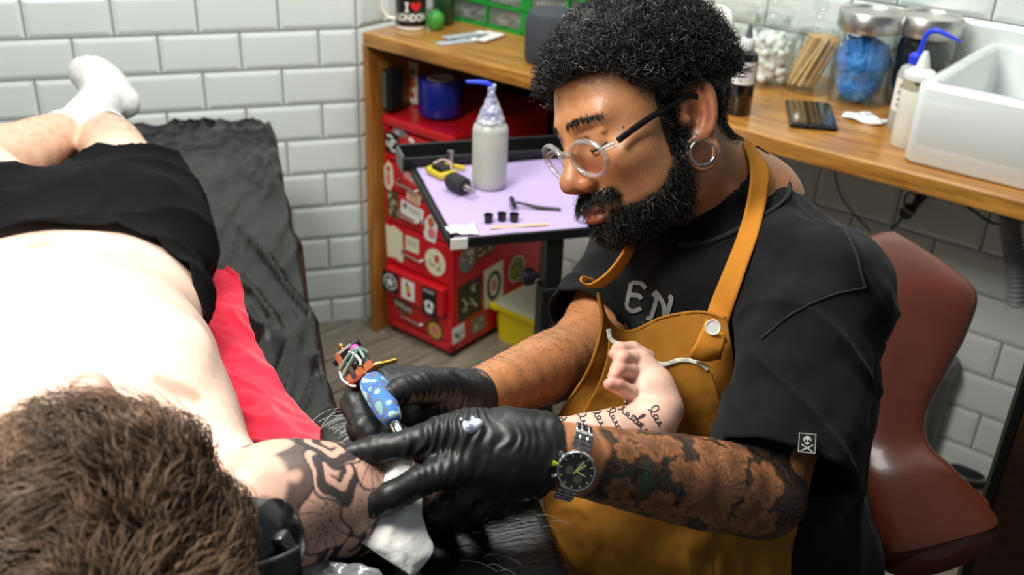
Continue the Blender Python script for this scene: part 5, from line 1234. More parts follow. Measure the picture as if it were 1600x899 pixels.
# smear of ointment on the knuckle
sm = Field(P(735, 660, .87)-.03, P(735, 660, .87)+.03, .0012)
bv = BVHTree.FromPolygons([tuple(v.co) for v in gl_l.data.vertices], [tuple(p.vertices) for p in gl_l.data.polygons])
def on_bvh(b_, px, py, h, far=1.0):
    dr = Vector(V(_ray(px, py))).normalized(); hit = b_.ray_cast(V(CAM), dr)
    return np.array(hit[0])+np.array(hit[1])*h if hit[0] is not None else P(px, py, far)
for px, py, r_ in ((742, 665, .0058), (733, 670, .0046), (727, 662, .003), (750, 660, .003), (720, 655, .002), (738, 652, .002)): sm.ell(on_bvh(bv, px, py, -.001, .87), [r_]*3, None, .004)
v, f = sm.mesh(); py_obj('ointment', v, f, mat('ointment', (222, 228, 236), .12, coat=.6, vary=(120, (120, 130, 150), .45, .65)), gl_l)
# right hand: closed round the grip of the machine
G0, G1 = P(581, 597, .940), P(613, 656, .905); gax = (G1-G0)/np.linalg.norm(G1-G0)
pts_all = PP([(760, 580, 1.1), (760, 680, 1.0), (530, 580, .90), (530, 710, 1.0), (640, 570, 1.08), (640, 710, .86)])
FR = Field(np.min(pts_all, 0)-.03, np.max(pts_all, 0)+.03, .0016)
FR.chain(PP([(748, 622, 1.068), (730, 625, 1.05), (705, 632, 1.025), (672, 640, 1.00)]), [0.0289, 0.0299, 0.0324, 0.0314], .014)
FR.chain(PP([(700, 620, 1.02), (660, 615, 1.005), (620, 612, 1.00)]), [0.0274, 0.0254, 0.0214], .012)
FR.chain(PP([(720, 618, 1.010), (690, 606, .985), (655, 606, .952), (628, 612, .935), (612, 618, .926)]), [0.0199, 0.0179, 0.0152, 0.0138, 0.0106], .006)      # thumb
FR.chain(PP([(660, 600, 1.020), (615, 596, 1.015), (566, 604, .985), (556, 630, .952), (572, 668, .925), (580, 676, .92)]), [0.0179, 0.0164, 0.0152, 0.0144, 0.0126, 0.0104], .004)   # index
FR.chain(PP([(665, 640, 1.005), (610, 655, 1.000), (566, 668, .970), (590, 686, .932), (628, 690, .915)]), [0.0179, 0.0162, 0.0150, 0.0136, 0.0110], .003)    # middle
FR.chain(PP([(676, 660, 1.0), (630, 685, .99), (605, 695, .965), (640, 705, .94), (662, 706, .93)]), [0.0169, 0.0150, 0.0136, 0.0124, 0.0104], .003)             # ring
FR.chain(PP([(690, 668, 1.01), (655, 695, .995), (640, 705, .975), (670, 715, .955), (685, 715, .945)]), [0.0149, 0.0129, 0.0119, 0.0109, 0.0094], .003)        # little
ur_ = (RE-RW)/np.linalg.norm(RE-RW)
FR.cut(P(742, 618, 1.062), ur_)
gl_r, _, _ = glove_mesh(FR, 'glove', ur_, 21, .0010, artist, 'black glove on the right hand, gripping the machine')
th_ = np.linspace(0, 2*pi, 25); xx = np.cross(ur_, CF); xx /= np.linalg.norm(xx); yy = np.cross(ur_, xx)
tube_obj('cuff_roll', [P(742, 618, 1.062)+ur_*.001*sin(3*t_)+(xx*cos(t_)+yy*sin(t_))*.0272 for t_ in th_], .0022, M_glove, gl_r, 8)

# ---- wristwatch on the left wrist
wc = P(900, 736, .862); wn = CAM-wc; wn = wn/np.linalg.norm(wn)+qx*.10-CU*.10; wn /= np.linalg.norm(wn)
yv = (P(912, 690, .88)-P(888, 770, .872)); yv = yv-wn*(yv @ wn); yv /= np.linalg.norm(yv); xv = np.cross(yv, wn)
WM = Matrix([list(r_) for r_ in np.stack([xv, yv, wn], 1)])
wt = thing('wristwatch', wc, 'steel chronograph wristwatch with dark dial on the tattooed forearm', 'watch')
R_ = .0168
lathe_obj('case', [(0, -.006), (R_*.92, -.006), (R_*1.04, -.003), (R_*1.06, .001), (R_*1.02, .0036), (R_*.97, .0046), (R_*.90, .0042), (R_*.88, .0030), (0, .0030)], wc, M_chrome, wt, 48, WM)
dl = lathe_obj('dial', [(0, .0032), (R_*.875, .0032), (R_*.875, .0034), (0, .0034)], wc, mat('dial_black', (24, 26, 26), .25), wt, 48, WM)
fw = lambda a, b, h: wc+xv*a+yv*b+wn*(.0035+h)
for cx, cy in ((-.0058, -.0005), (.0030, .0050), (.0030, -.0062)): poly_obj('subdial', circle2(.0036, 24, cx, cy), fw, mat('subdial_grey', (88, 90, 86), .3, metal=.5), dl, .0002)
ticks = [[(.0125*cos(a), .0125*sin(a)), (.0144*cos(a), .0144*sin(a))] for a in np.linspace(0, 2*pi, 12, endpoint=False)]
ribbon_obj('hour_mark', ticks, .0006, fw, mat('lume', (190, 200, 120), .4), dl, .0003)
ribbon_obj('hand', [[(0, 0), (.0062, .0075)], [(0, 0), (.0085, -.0020)], [(-.002, -.003), (.004, .010)]], .0008, fw, mat('lume', (190, 200, 120), .4), dl, .0006)
lathe_obj('crystal', [(0, .0046), (R_*.8, .0046), (R_*.93, .0042)], wc, glass('crystal', (250, 250, 250), .07, .0), wt, 40, WM)
for b_, m, r_ in ((.0095, M_chrome, .0019), (0, mat('crown_green', (170, 200, 60), .3, metal=.6), .0026), (-.0095, M_chrome, .0019)):
    a = wc-xv*(R_*1.03*cos(b_*55)-.0005)+yv*b_; lathe_obj('pusher', [(0, 0), (r_*.7, 0), (r_*.7, .0012), (r_, .0015), (r_, .0042), (0, .0045)], a, m, wt, 14, frame_dir(-xv+yv*b_*20))
# bracelet links round the wrist
cen = LW*.93+LE*.07
cen = P(895, 722, .898)
rw = .0335
def brace(a): return cen+(wn*cos(a)+yv*sin(a))*rw*(1.0 if abs(a) < 5 else 1)
for sgn in (1, -1):
    for k in range(9):
        a = sgn*(.50+k*.155); p_ = brace(a); tn_ = (-wn*sin(a)+yv*cos(a)); rn = (wn*cos(a)+yv*sin(a))
        Mb = Matrix([list(r_) for r_ in np.stack([xv, tn_, rn], 1)])
        wd = .0185-.0006*k
        bm = bmesh.new()
        for c_, w2 in ((-.34, .27), (0, .36), (.34, .27)): box(bm, p_+xv*(c_*wd), (wd*w2, .0046, .0026), Mb, .0006, 1)
        obj('link', bm, M_chrome, wt)

# ---- machine in the right hand
tm = thing('tattoo_machine', G1, 'copper framed tattoo machine with blue camouflage grip in the gloved hand', 'tattoo machine')
M_cop = mat('copper', (176, 96, 62), .3, metal=.85); M_brs = mat('brass', (170, 130, 60), .3, metal=1)
gx = np.cross(gax, CF); gx /= np.linalg.norm(gx); gx = gx if gx @ CR > 0 else -gx; gy = np.cross(gax, gx)
Lg = np.linalg.norm(G1-G0)
prof = spline(np.array([[.008, -.003], [.0118, .0], [.0126, Lg*.25], [.0122, Lg*.55], [.0112, Lg*.8], [.0085, Lg*1.0], [.0055, Lg*1.06]]), 26)
M_camo = mat('camo_wrap', (70, 120, 205), .9, bump=(500, .4))
nt = M_camo.node_tree; tc_ = nt.nodes.new('ShaderNodeTexCoord'); ns_ = nt.nodes.new('ShaderNodeTexNoise'); ns_.inputs['Scale'].default_value = 75; ns_.inputs['Detail'].default_value = 1.2
nt.links.new(tc_.outputs['Object'], ns_.inputs['Vector']); rp = nt.nodes.new('ShaderNodeValToRGB'); rp.color_ramp.interpolation = 'CONSTANT'
for i, (ps, c_) in enumerate(((0, (170, 205, 200)), (.40, (70, 124, 214)), (.50, (104, 108, 112)), (.565, (60, 104, 200)), (.62, (128, 168, 158)))):
    e = rp.color_ramp.elements[i] if i < 2 else rp.color_ramp.elements.new(ps); e.position = ps; e.color = (*lin(c_), 1)
nt.links.new(ns_.outputs['Fac'], rp.inputs['Fac']); nt.links.new(rp.outputs['Color'], nt.nodes['Principled BSDF'].inputs['Base Color'])
lathe_obj('grip', [(0, -.003)]+[tuple(q) for q in prof]+[(0, Lg*1.06)], G0, M_camo, tm, 32, frame_dir(gax))
lathe_obj('tip_tube', [(.0045, Lg*1.03), (.0045, Lg*1.10), (.0055, Lg*1.14), (.005, Lg*1.30), (.0032, Lg*1.52), (.0022, Lg*1.52), (.002, Lg*1.2)], G0, M_chrome, tm, 20, frame_dir(gax))
lathe_obj('back_tube', [(0, -.014), (.0040, -.014), (.0040, .0), (0, .0)], G0, M_steel, tm, 14, frame_dir(gax))
B0 = G0-gax*.010
gsg = 1.0 if gy @ CF > 0 else -1.0
def mp_(a, b, c=0.0): return B0-gax*a+gx*b+gy*(c*gsg)               # a up the machine, b across, c towards the back
ux = -gax
MMm = Matrix([list(r_) for r_ in np.stack([gx, gy, ux], 1)])
def mbox(name, c_, s_, m, par=tm, bv_=.0006): return box_obj(name, c_, s_, m, par, MMm, bv_, 1)
mbox('clamp_block', mp_(.004, -.0045), (.0085, .012, .011), M_cop); mbox('clamp_block', mp_(.004, .0052), (.0095, .012, .011), M_cop)
mbox('frame_bar', mp_(.020, -.0165), (.0055, .010, .046), M_cop); mbox('frame_base', mp_(-.001, -.012), (.016, .012, .005), mat('frame_red', (120, 40, 30), .35, metal=.6))
mbox('top_bar', mp_(.0425, -.008), (.018, .008, .0045), M_steel)
for a, b in ((.016, -.0055), (.016, .0035)): lathe_obj('coil', [(0, 0), (.0050, 0), (.0052, .018), (0, .018)], mp_(a-.006, b, .003), mat('coil_black', (20, 20, 22), .4), tm, 18, MMm)
lathe_obj('spring_cap', [(0, 0), (.0050, 0), (.0050, .008), (0, .0085)], mp_(.031, .001, 0), mat('violet_cap', (176, 60, 160), .4), tm, 18, MMm)
mbox('armature', mp_(.030, -.003, -.002), (.016, .006, .002), M_steel)
for a, b, c_ in ((.040, -.020, 0), (.043, .004, 0)): lathe_obj('thumb_screw', [(0, -.004), (.0042, -.004), (.0045, .004), (0, .004)], mp_(a, b, c_), M_blk, tm, 14, frame_dir(gx))
lathe_obj('contact_post', [(0, 0), (.0018, 0), (.0018, .008), (.003, .0085), (.003, .012), (0, .012)], mp_(.041, -.010, 0), M_brs, tm, 12, MMm)
pd = P(620, 563, .945)-mp_(.004, .010); lathe_obj('binding_post', [(0, 0), (.0035, 0), (.0035, .006), (.0022, .008), (.0022, .021), (.0014, .022), (0, .022)], mp_(.004, .010), M_brs, tm, 12, frame_dir(pd))
M_rub = mat('pale_rubber', (150, 182, 170), .6); M_rubw = mat('white_rubber', (214, 216, 206), .6)
tube_obj('rubber_band', [mp_(.012, -.020, -.006), mp_(.019, -.006, -.0085), mp_(.026, .006, -.008), mp_(.022, .010, -.002)], .0016, M_rub, tm, 6, 18, 1.6)
tube_obj('rubber_band', [mp_(.022, -.020, -.006), mp_(.027, -.006, -.0085), mp_(.028, .005, -.008), mp_(.014, .006, -.006)], .0014, M_rub, tm, 6, 18, 1.6)
tube_obj('rubber_band', [mp_(.033, -.004, -.006), mp_(.024, .0, -.009), mp_(.012, .002, -.009), mp_(.008, .0, -.008)], .0013, M_rubw, tm, 6, 18)
tube_obj('rubber_band', [mp_(.022, -.021, -.004), mp_(.012, -.0225, -.004), mp_(-.002, -.018, -.005), mp_(-.006, -.014, -.004)], .0012, M_rubw, tm, 6, 18)

# ---- paper towel under the index finger
M_tow = mat('paper_towel', (238, 238, 234), .95, bump=(260, .5, 2, .001))
ta_ = ctrl([[(618, 714, .890), (632, 706, .884), (646, 712, .884)], [(598, 738, .888), (620, 730, .880), (642, 730, .880)], [(575, 765, .884), (598, 758, .876), (622, 752, .876)], [(558, 786, .880), (580, 784, .872), (606, 776, .874)], [(556, 796, .880), (572, 804, .874), (600, 800, .876)],
            [(574, 822, .872), (606, 812, .868), (655, 772, .884)], [(564, 846, .864), (612, 836, .862), (660, 806, .876)], [(572, 852, .862), (618, 856, .858), (668, 834, .868)], [(598, 870, .860), (632, 876, .858), (678, 858, .866)], [(620, 884, .860), (638, 892, .859), (664, 880, .866)], [(636, 895, .862), (643, 899, .861), (652, 894, .865)]])
g = grid_patch(ta_, 70, 34); pp = g.reshape(-1, 3); g = g+((fbm(pp*50, 3, 6)*.0022).reshape(70, 34))[..., None]*(-CF)
tag(sheet_obj('paper_towel', g, M_tow, None, .0012), 'folded white paper towel held under the gloved index finger', 'towel')

# ================================================================ treatment bed
M_plas = mat('black_plastic_sheet', (9, 9, 8), .36, spec=.38, bump=(30, .35, 3, .004))
M_vinyl = mat('black_vinyl', (22, 22, 22), .45)
def bed_z(y): return .75 + .10*sstep(-1.35, -2.15, y)
def bed_edge(y): return -.064 - .034*((-y-.3)/1.2)
bed = thing('treatment_bed', (-.48, -1.2, 0), 'padded treatment bed under black plastic sheeting', 'bed')
bm = bmesh.new(); box(bm, (-.49, -.80, .685), (.78, .96, .09), None, .02, 3); obj('foot_pad', bm, M_vinyl, bed)
bm = bmesh.new(); box(bm, (-.50, -1.78, .735), (.74, .92, .085), Matrix.Rotation(radians(-6.5), 3, 'X'), .02, 3); obj('back_pad', bm, M_vinyl, bed)
bm = bmesh.new(); box(bm, (-.48, -1.15, .60), (.36, 1.3, .07), None, .006, 1); obj('bed_frame', bm, M_blk, bed)
bm = bmesh.new(); box(bm, (-.48, -1.15, .31), (.24, .34, .54), None, .01, 1); obj('column', bm, M_blk, bed)
bm = bmesh.new(); box(bm, (-.48, -1.15, .03), (.50, .95, .06), None, .012, 2); obj('base', bm, M_blk, bed)
ny, nx = 330, 150; yf = -.305; ys = np.linspace(-2.25, yf, ny); rc_ = .055
G = np.zeros((ny+8, nx+10, 3))
for i, yy_ in enumerate(ys):
    xr = bed_edge(yy_); d = yf-yy_
    if d < rc_: xr -= rc_-math.sqrt(max(0, rc_**2-(rc_-d)**2))
    G[i, :nx, 0] = np.linspace(-.90, xr, nx); G[i, :nx, 1] = yy_; G[i, :nx, 2] = bed_z(yy_)
    for k in range(10): G[i, nx+k] = (xr+.006+.003*k*.5, yy_, bed_z(yy_)-.012-.030*k)
for k in range(8):
    G[ny+k] = G[ny-1]; G[ny+k, :, 1] += .006+.002*k; G[ny+k, :, 2] -= np.where(np.arange(nx+10) < nx, .012+.035*k, .01)
pp = G.reshape(-1, 3)
xe = np.array([bed_edge(y_) for y_ in pp[:, 1]])-pp[:, 0]
q = np.stack([pp[:, 0]*22+pp[:, 1]*5.0, pp[:, 1]*3.2, pp[:, 2]*2], 1)
rg = (1-np.abs(vnoise(q, 3)))**5; q2 = np.stack([pp[:, 0]*34-pp[:, 1]*9.0, pp[:, 1]*6, pp[:, 2]*2], 1); rg2 = (1-np.abs(vnoise(q2, 8)))**5
q3 = np.stack([pp[:, 0]*9, pp[:, 1]*30, pp[:, 2]*8], 1); rg3 = (1-np.abs(vnoise(q3, 12)))**6*sstep(-.62, -.40, pp[:, 1])
hgt = .015*rg*(.3+.7*sstep(.2, .02, xe))+.009*rg2+.009*rg3+.004*fbm(pp*8, 2, 2)
side = (np.arange(nx+10) >= nx)[None, :]*np.ones((ny+8, 1)); side = side.ravel() > 0
pp[:, 2] += np.where(side, 0, hgt-.004); pp[:, 0] += np.where(side, .006*fbm(pp*np.array([1, 14, 4]), 2, 9), 0)
sheet_obj('plastic_sheet', pp.reshape(G.shape), M_plas, bed, 0)
# cable of light: small wet glints are only the gloss of the sheet
# ================================================================ red garment lying on the bed
def bz(px, py, h): 
    p = PZ(px, py, .77+h)
    for _ in range(4): p = PZ(px, py, bed_z(p[1])+.008+h)
    return p
rows = []
for L in ([(286, 418), (310, 420), (336, 424), (352, 424), (363, 421)], [(286, 436), (312, 440), (338, 442), (360, 440), (374, 440)], [(290, 462), (316, 464), (345, 462), (364, 458), (380, 458)], [(294, 495), (320, 495), (345, 492), (366, 488), (383, 486)],
          [(300, 540), (328, 540), (356, 540), (382, 538), (401, 538)], [(306, 585), (340, 588), (372, 590), (402, 586), (428, 586)], [(316, 632), (360, 640), (400, 640), (432, 632), (457, 626)], [(350, 680), (396, 688), (436, 684), (470, 672), (490, 664)], [(420, 722), (450, 724), (480, 718), (504, 706), (521, 694)], [(440, 732), (462, 732), (486, 724), (508, 713), (523, 704)]):
    rows.append([bz(x, y, (.004, .018, .020, .014, .006)[k]) for k, (x, y) in enumerate(L)])
g = grid_patch(rows, 130, 60); pp = g.reshape(-1, 3)
q = np.stack([pp[:, 0]*26+pp[:, 1]*16, pp[:, 1]*6-pp[:, 0]*6, pp[:, 2]*6], 1)
pp[:, 2] += .013*(1-np.abs(vnoise(q, 5)))**4*.8+.004*fbm(pp*34, 2, 6)
tag(sheet_obj('red_garment', pp.reshape(g.shape), mat('red_jersey', (226, 34, 62), .9, spec=.15, sheen=.3, bump=(900, .25, 2, .0006)), None, .0035), 'bright red cotton garment lying crumpled on the black sheeting', 'garment')

# ================================================================ the man lying on the bed
client = thing('person', (-.43, -1.2, .76), 'pale shirtless man in black shorts lying on his back with crossed ankles', 'person')
CSh = P(462, 790, .872); CEl = P(655, 772, .955); CWr = P(1012, 664, 1.045)
lh, Hc = None, P(168, 842, .745)
crown = np.array([.05, -.80, .60]); crown /= np.linalg.norm(crown); face = np.array([-.05, .60, .80]); face -= crown*(face @ crown); face /= np.linalg.norm(face); rgt = np.cross(face, crown)
CM = np.stack([rgt, face, crown], 1)
def CL(p): return np.asarray(p, float) @ CM.T + Hc
FC = Field((-.86, -2.20, .74), (-.02, -.30, 1.20), .0034)
FC.ell((-.43, -1.20, .855), (.180, .17, .100), None, .05).ell((-.432, -1.42, .868), (.186, .22, .098), None, .06)
FC.ell((-.42, -1.66, .905), (.188, .23, .112), None, .06).ell((-.405, -1.80, .930), (.180, .14, .095), None, .05)
FC.cap((-.60, -1.90, .955), CSh*.70+np.array([-.60, -1.90, .955])*.30, .056, .038, .04).cap((-.31, -1.74, .920), CSh+np.array([-.04, .045, -.016]), .058, .034, .04).cap((-.39, -1.86, .955), (-.355, -1.98, 1.0), .062, .056, .04)
FC.ell((-.335, -1.74, .982), (.085, .09, .030), None, .05).ell((-.50, -1.74, .985), (.085, .09, .030), None, .05)
FC.ell((-.437, -1.405, .968), (.009, .012, .010), None, .010, True)                                # navel
FC.chain([(-.60, -1.90, .95), (-.70, -1.65, .87), (-.76, -1.42, .84)], [.052, .044, .038], .03)     # far arm, out of frame
# legs: right leg along the bed, left leg crossed over it
RKn, RAn = np.array([-.372, -.84, .872]), np.array([-.425, -.44, .805])
LKn, LAn = np.array([-.60, -.90, .895]), np.array([-.450, -.60, .850])
q, r = fat([(-.345, -1.18, .85), (-.355, -1.0, .865), RKn, RKn*.7+RAn*.3+np.array([0, 0, -.004]), RKn*.35+RAn*.65, RAn], [.092, .080, .056, .058, .044, .034], 16); FC.chain(q, r, .02)
q, r = fat([(-.52, -1.18, .85), (-.57, -1.0, .878), LKn, LKn*.66+LAn*.34+np.array([0, 0, -.012]), LKn*.3+LAn*.7, LAn], [.092, .080, .060, .061, .046, .034], 16); FC.chain(q, r, .02)
HE, TO = np.array([-.372, -.535, .835]), np.array([-.452, -.56, 1.0])
# head
def cell(c, r_, k=.02, sub=False): FC.ell(CL(c), r_, CM, k, sub)
cell((0, -.012, .035), (.076, .096, .086)); cell((0, .034, 0), (.064, .058, .080), .03); cell((0, .036, -.07), (.050, .050, .046), .03)
FC.cap(CL((0, .088, .010)), CL((0, .108, -.036)), .009, .012, .012); cell((0, .114, -.042), (.0165, .0150, .0140), .010)
for s1 in (-1, 1): cell((s1*.014, .102, -.046), (.0085, .011, .009), .006); FC.cap(CL((s1*.012, .088, .020)), CL((s1*.042, .075, .018)), .008, .008, .012); cell((s1*.080, -.015, -.012), (.010, .02, .032), .006)
cell((0, .088, -.078), (.022, .011, .010), .008)
FC.cap(CL((0, -.02, -.06)), (-.365, -1.95, .985), .054, .058, .03)
v, f = FC.mesh(); v = relax(v, f, 2, .5)
c_sk = skin_col(v, (226, 192, 174), 31)
pink = np.array(lin((214, 150, 132)))
def spot(p, r_, c, m): 
    global c_sk
    d = np.linalg.norm((v-np.asarray(p))/np.asarray(r_), axis=1); c_sk = mixc(c_sk, c, m*np.exp(-d*d))
spot(CL((0, .125, -.042)), (.024, .024, .024), pink, .85); spot((-.437, -1.405, .965), (.012, .014, .03), np.array(lin((176, 110, 84))), .8)
sc_ = (PZ(292, 582, .985)); 
sa, sb = PZ(268, 574, .98), PZ(314, 596, .965); sx_ = (sb-sa)/np.linalg.norm(sb-sa)
dsc = v-(sa+sb)/2; along = dsc @ sx_; pcr = np.cross(sx_, CF); pcr /= np.linalg.norm(pcr); acr = np.abs(dsc @ pcr)+.08*np.abs(along)
c_sk = mixc(c_sk, np.array(lin((196, 132, 110))), .75*sstep(.030, .020, np.abs(along))*sstep(.0075, .003, acr)*(v[:, 2] > .88))
legm = sstep(-1.0, -.85, v[:, 1]); c_sk = mixc(c_sk, skin_col(v, (216, 172, 144), 33), .8*legm)
# the tattooed right arm is meshed finer and joined on
FD = Field(np.minimum(np.minimum(CSh, CEl), CWr)-.09, np.maximum(np.maximum(CSh, CEl), CWr)+np.array([.12, .10, .12]), .0016)
q, r = fat([CSh-(CEl-CSh)*.25, CSh, CSh*.5+CEl*.5, CEl], [.054, .0565, .0475, .0375], 10); FD.chain(q, r, .02)
q, r = fat([CEl, CEl*.8+CWr*.2, CEl*.45+CWr*.55, CWr*.9+CEl*.1, CWr], [.0370, .0385, .0335, .0255, .0250], 14); FD.chain(q, r, .02)
# hand bent up at the wrist, palm towards the machine side, fingers curling back
def CP(L): return [P(*q_) for q_ in L]
FD.chain(CP([(1020, 660, 1.048), (1030, 640, 1.060), (1022, 615, 1.066)]), [.0245, .0225, .0215], .012)
FD.chain(CP([(1036, 640, 1.060), (1020, 600, 1.075), (998, 568, 1.082)]), [.0185, .0200, .0165], .012)
FD.chain(CP([(1016, 640, 1.058), (1000, 615, 1.066), (990, 592, 1.074)]), [.0170, .0175, .0150], .012)
FD.chain(CP([(1010, 560, 1.092), (988, 547, 1.084), (968, 547, 1.070), (960, 554, 1.060)]), [.0100, .0090, .0082, .0066], .004)
FD.chain(CP([(1006, 575, 1.086), (988, 562, 1.072), (972, 560, 1.056), (966, 569, 1.046)]), [.0100, .0090, .0082, .0066], .0015)
FD.chain(CP([(1002, 592, 1.078), (983, 580, 1.060), (966, 578, 1.044), (959, 588, 1.036)]), [.0100, .0090, .0082, .0066], .0015)
FD.chain(CP([(1002, 618, 1.066), (984, 614, 1.050), (963, 602, 1.036), (952, 601, 1.030)]), [.0100, .0088, .0078, .0064], .0015)
FD.chain(CP([(1034, 632, 1.066), (1030, 606, 1.092), (1018, 582, 1.104), (1004, 566, 1.106)]), [.0155, .0130, .0112, .0090], .006)       # thumb behind
v2, f2 = FD.mesh(); v2 = relax(v2, f2, 1, .5)
def shoulder_ink(vv, s2):
    t, th, L = arm_uv(vv, CSh, CEl, CAM-(CSh+CEl)/2); s_ = th*.046; out = s2*np.array([.95, .91, .88])
    ik = np.array(lin((40, 42, 48)))
    uv = np.stack([t, s_, t*0], 1); wsh = fbm(uv*22, 2, 3)
    # stacked cloud scrolls: each a dark disc with pale rims and a coil inside, later ones over earlier ones
    rs = random.Random(4); sc = [(.115, .055, .030), (.02, .062, .030), (.07, .060, .028), (.125, .020, .028), (.095, .030, .026), (.030, .034, .027), (.062, .024, .024), (.0, .010, .026), (.115, -.012, .026), (.035, .004, .022), (.080, -.008, .024), (.010, -.022, .024), (.055, -.030, .026), (.10, -.042, .026), (.02, -.05, .026), (.07, -.060, .026), (.13, -.07, .03)]
    g = sstep(.15, .5, np.sin((t*.8+s_*.6)*150+5*wsh)); out = mixc(out, ik, .85*g)
    for k, (ct, cs, R) in enumerate(sc):
        dx, dy = t-ct, s_-cs; a_ = np.arctan2(dy, dx); rr_ = np.hypot(dx, dy)*(1+.10*np.sin(a_*5+k)); ins = sstep(R, R*.96, rr_)
        if k in (4, 9, 13):      # a scale fan
            fan = np.abs(((np.hypot(dx+R, dy)*260+.5*np.floor(a_*5)) % 1)-.5); cc = mixc(s2*np.array([.98, .93, .90]), ik, .8*sstep(.42, .5, fan)+.25*sstep(.3, 1, rr_/R))
        elif k in (3, 7, 12):    # a leaf with veins
            vein = np.abs(np.sin(a_*7+rr_*90)); cc = mixc(s2*np.array([.98, .93, .90]), ik, .7*sstep(.25, .05, vein)+.4*sstep(.9, .2, rr_/R))
        else:               # a scroll
            sp = np.sin(rr_*2*pi/(R*.62)+a_*(1 if k % 2 else -1)+k); cc = mixc(s2*np.array([1.02, .97, .95]), ik, .94*sstep(-.45, -.1, sp)*sstep(.12, .3, rr_/R))
        out = out*(1-ins[:, None])+cc*ins[:, None]
        out = mixc(out, ik, .85*sstep(.0016, .0006, np.abs(rr_-R)))
    edge = sstep(-.046-.010*np.sin(s_*60), -.038-.010*np.sin(s_*60), t)*sstep(.050, .044, s_-.05*np.clip(t/.06, 0, .5)+.006*np.sin(t*90))
    return out, edge, t, L
s2 = skin_col(v2, (218, 176, 156), 35); inkc = np.array(lin((46, 48, 54)))[None]*np.ones((len(v2), 1))
tr, thr, Lr = arm_uv(v2, CEl, CWr, CAM-(CEl+CWr)/2)
colr, edge, t, L = shoulder_ink(v2, s2); m_up = edge*sstep(L+.015, L-.03, t)
c2 = s2*(1-m_up[:, None])+colr*m_up[:, None]
cb_, eb_, tb_, _ = shoulder_ink(v, c_sk); nearm = (np.linalg.norm(v-CSh, axis=1) < .085)*(v[:, 2] > .85)*(tb_ > -.045)*(np.abs(arm_uv(v, CSh, CEl, CAM-(CSh+CEl)/2)[1]) < 1.15); mb = eb_*nearm; c_sk = c_sk*(1-mb[:, None])+cb_*mb[:, None]
# forearm: grey wash under the lettering, scale lines near the elbow
fw_ = sstep(.01, .05, tr)*sstep(Lr-.03, Lr-.06, tr); wash = sstep(-.1, .5, fbm(v2*55, 2, 17)); c2 = mixc(c2, np.array(lin((150, 140, 138))), .40*fw_*wash)
sc2 = (np.abs(np.hypot(((tr*60+.5*(np.floor(thr*3.2) % 2)) % 1)-.5, (thr*3.2 % 1))-.5) < .07) & (tr < .13) & (tr > -.02) & (thr < .2); c2 = mixc(c2, inkc[0], .7*sc2.astype(float))
hm_ = sstep(Lr+.02, Lr+.07, tr); c2 = mixc(c2, np.array(lin((226, 168, 148)))[None].repeat(1, 0)[0], .45*hm_)
tips = np.zeros(len(v2))
for q_ in CP([(960, 554, 1.060), (966, 569, 1.046), (959, 588, 1.036), (952, 601, 1.030)]): tips = np.maximum(tips, np.exp(-(np.linalg.norm(v2-q_, axis=1)/.014)**2))
c2 = mixc(c2, np.array(lin((214, 120, 104))), .6*tips)
M_pale = mat('pale_skin', (236, 208, 192), .42, spec=.4, col_attr='Col', bump=(380, .08, 3, .0008), sss=.06)
b2 = py_obj('body', np.concatenate([v, v2]), np.concatenate([f, f2+len(v)]), M_pale, client); set_col(b2, np.concatenate([c_sk, c2]))
# lettering on the forearm: lines of flowing script set across it
abv = BVHTree.FromPolygons([tuple(p_) for p_ in v2], [tuple(q_) for q_ in f2.tolist()])
M_script = mat('tattoo_ink', (52, 48, 54), .5)
def skin_pt(px, py, h): return on_bvh(abv, px, py, h, 1.05)
rr = random.Random(5); lines_ = []
def script(x0, y0, x1, y1, amp, seed, big=True):
    r_ = random.Random(seed); n = max(3, int(math.hypot(x1-x0, y1-y0)/9)); pts = []
    dx, dy = (x1-x0), (y1-y0); Ls = math.hypot(dx, dy); ux_, uy_ = dx/Ls, dy/Ls; vx, vy = uy_, -ux_
    for i in range(n*8+1):
        t_ = i/8; k = int(t_); r2 = random.Random(seed*97+k); a_ = amp*(r2.uniform(.45, .8) if k else (1.5 if big else .8)); o_ = r2.uniform(.25, .6)
        w1 = (t_-k)*2*pi; u_ = (t_+o_*math.sin(w1)*1.1)/n*Ls; w2 = a_*(.5-.5*math.cos(w1)); pts.append((x0+ux_*u_+vx*w2, y0+uy_*u_+vy*w2))
    return pts
L_ = [script(872, 660, 912, 690, 11, 1), script(902, 648, 935, 706, 9, 2), script(925, 644, 962, 706, 10, 3), script(948, 642, 975, 690, 9, 4), script(965, 640, 1000, 668, 12, 5), script(990, 652, 1012, 690, 12, 6), script(1012, 640, 1030, 668, 11, 7), script(860, 650, 880, 656, 7, 8, False)]
bm = bmesh.new()
for ln in L_: ribbons(bm, [ln], 1.9, lambda a, b, h: skin_pt(a, b, h), .0005)
obj('script_tattoo', bm, M_script, client, False, 'lines of flowing script tattooed along the forearm')
# leg hair
lm_ = ((v[:, 1] > -.86) & (v[:, 1] < -.52)).astype(float)
arm_hair(v, f, 700, lm_, 15, np.array([.1, .6, -.2]), .011, 'leg_hair', client, .06, .0002)

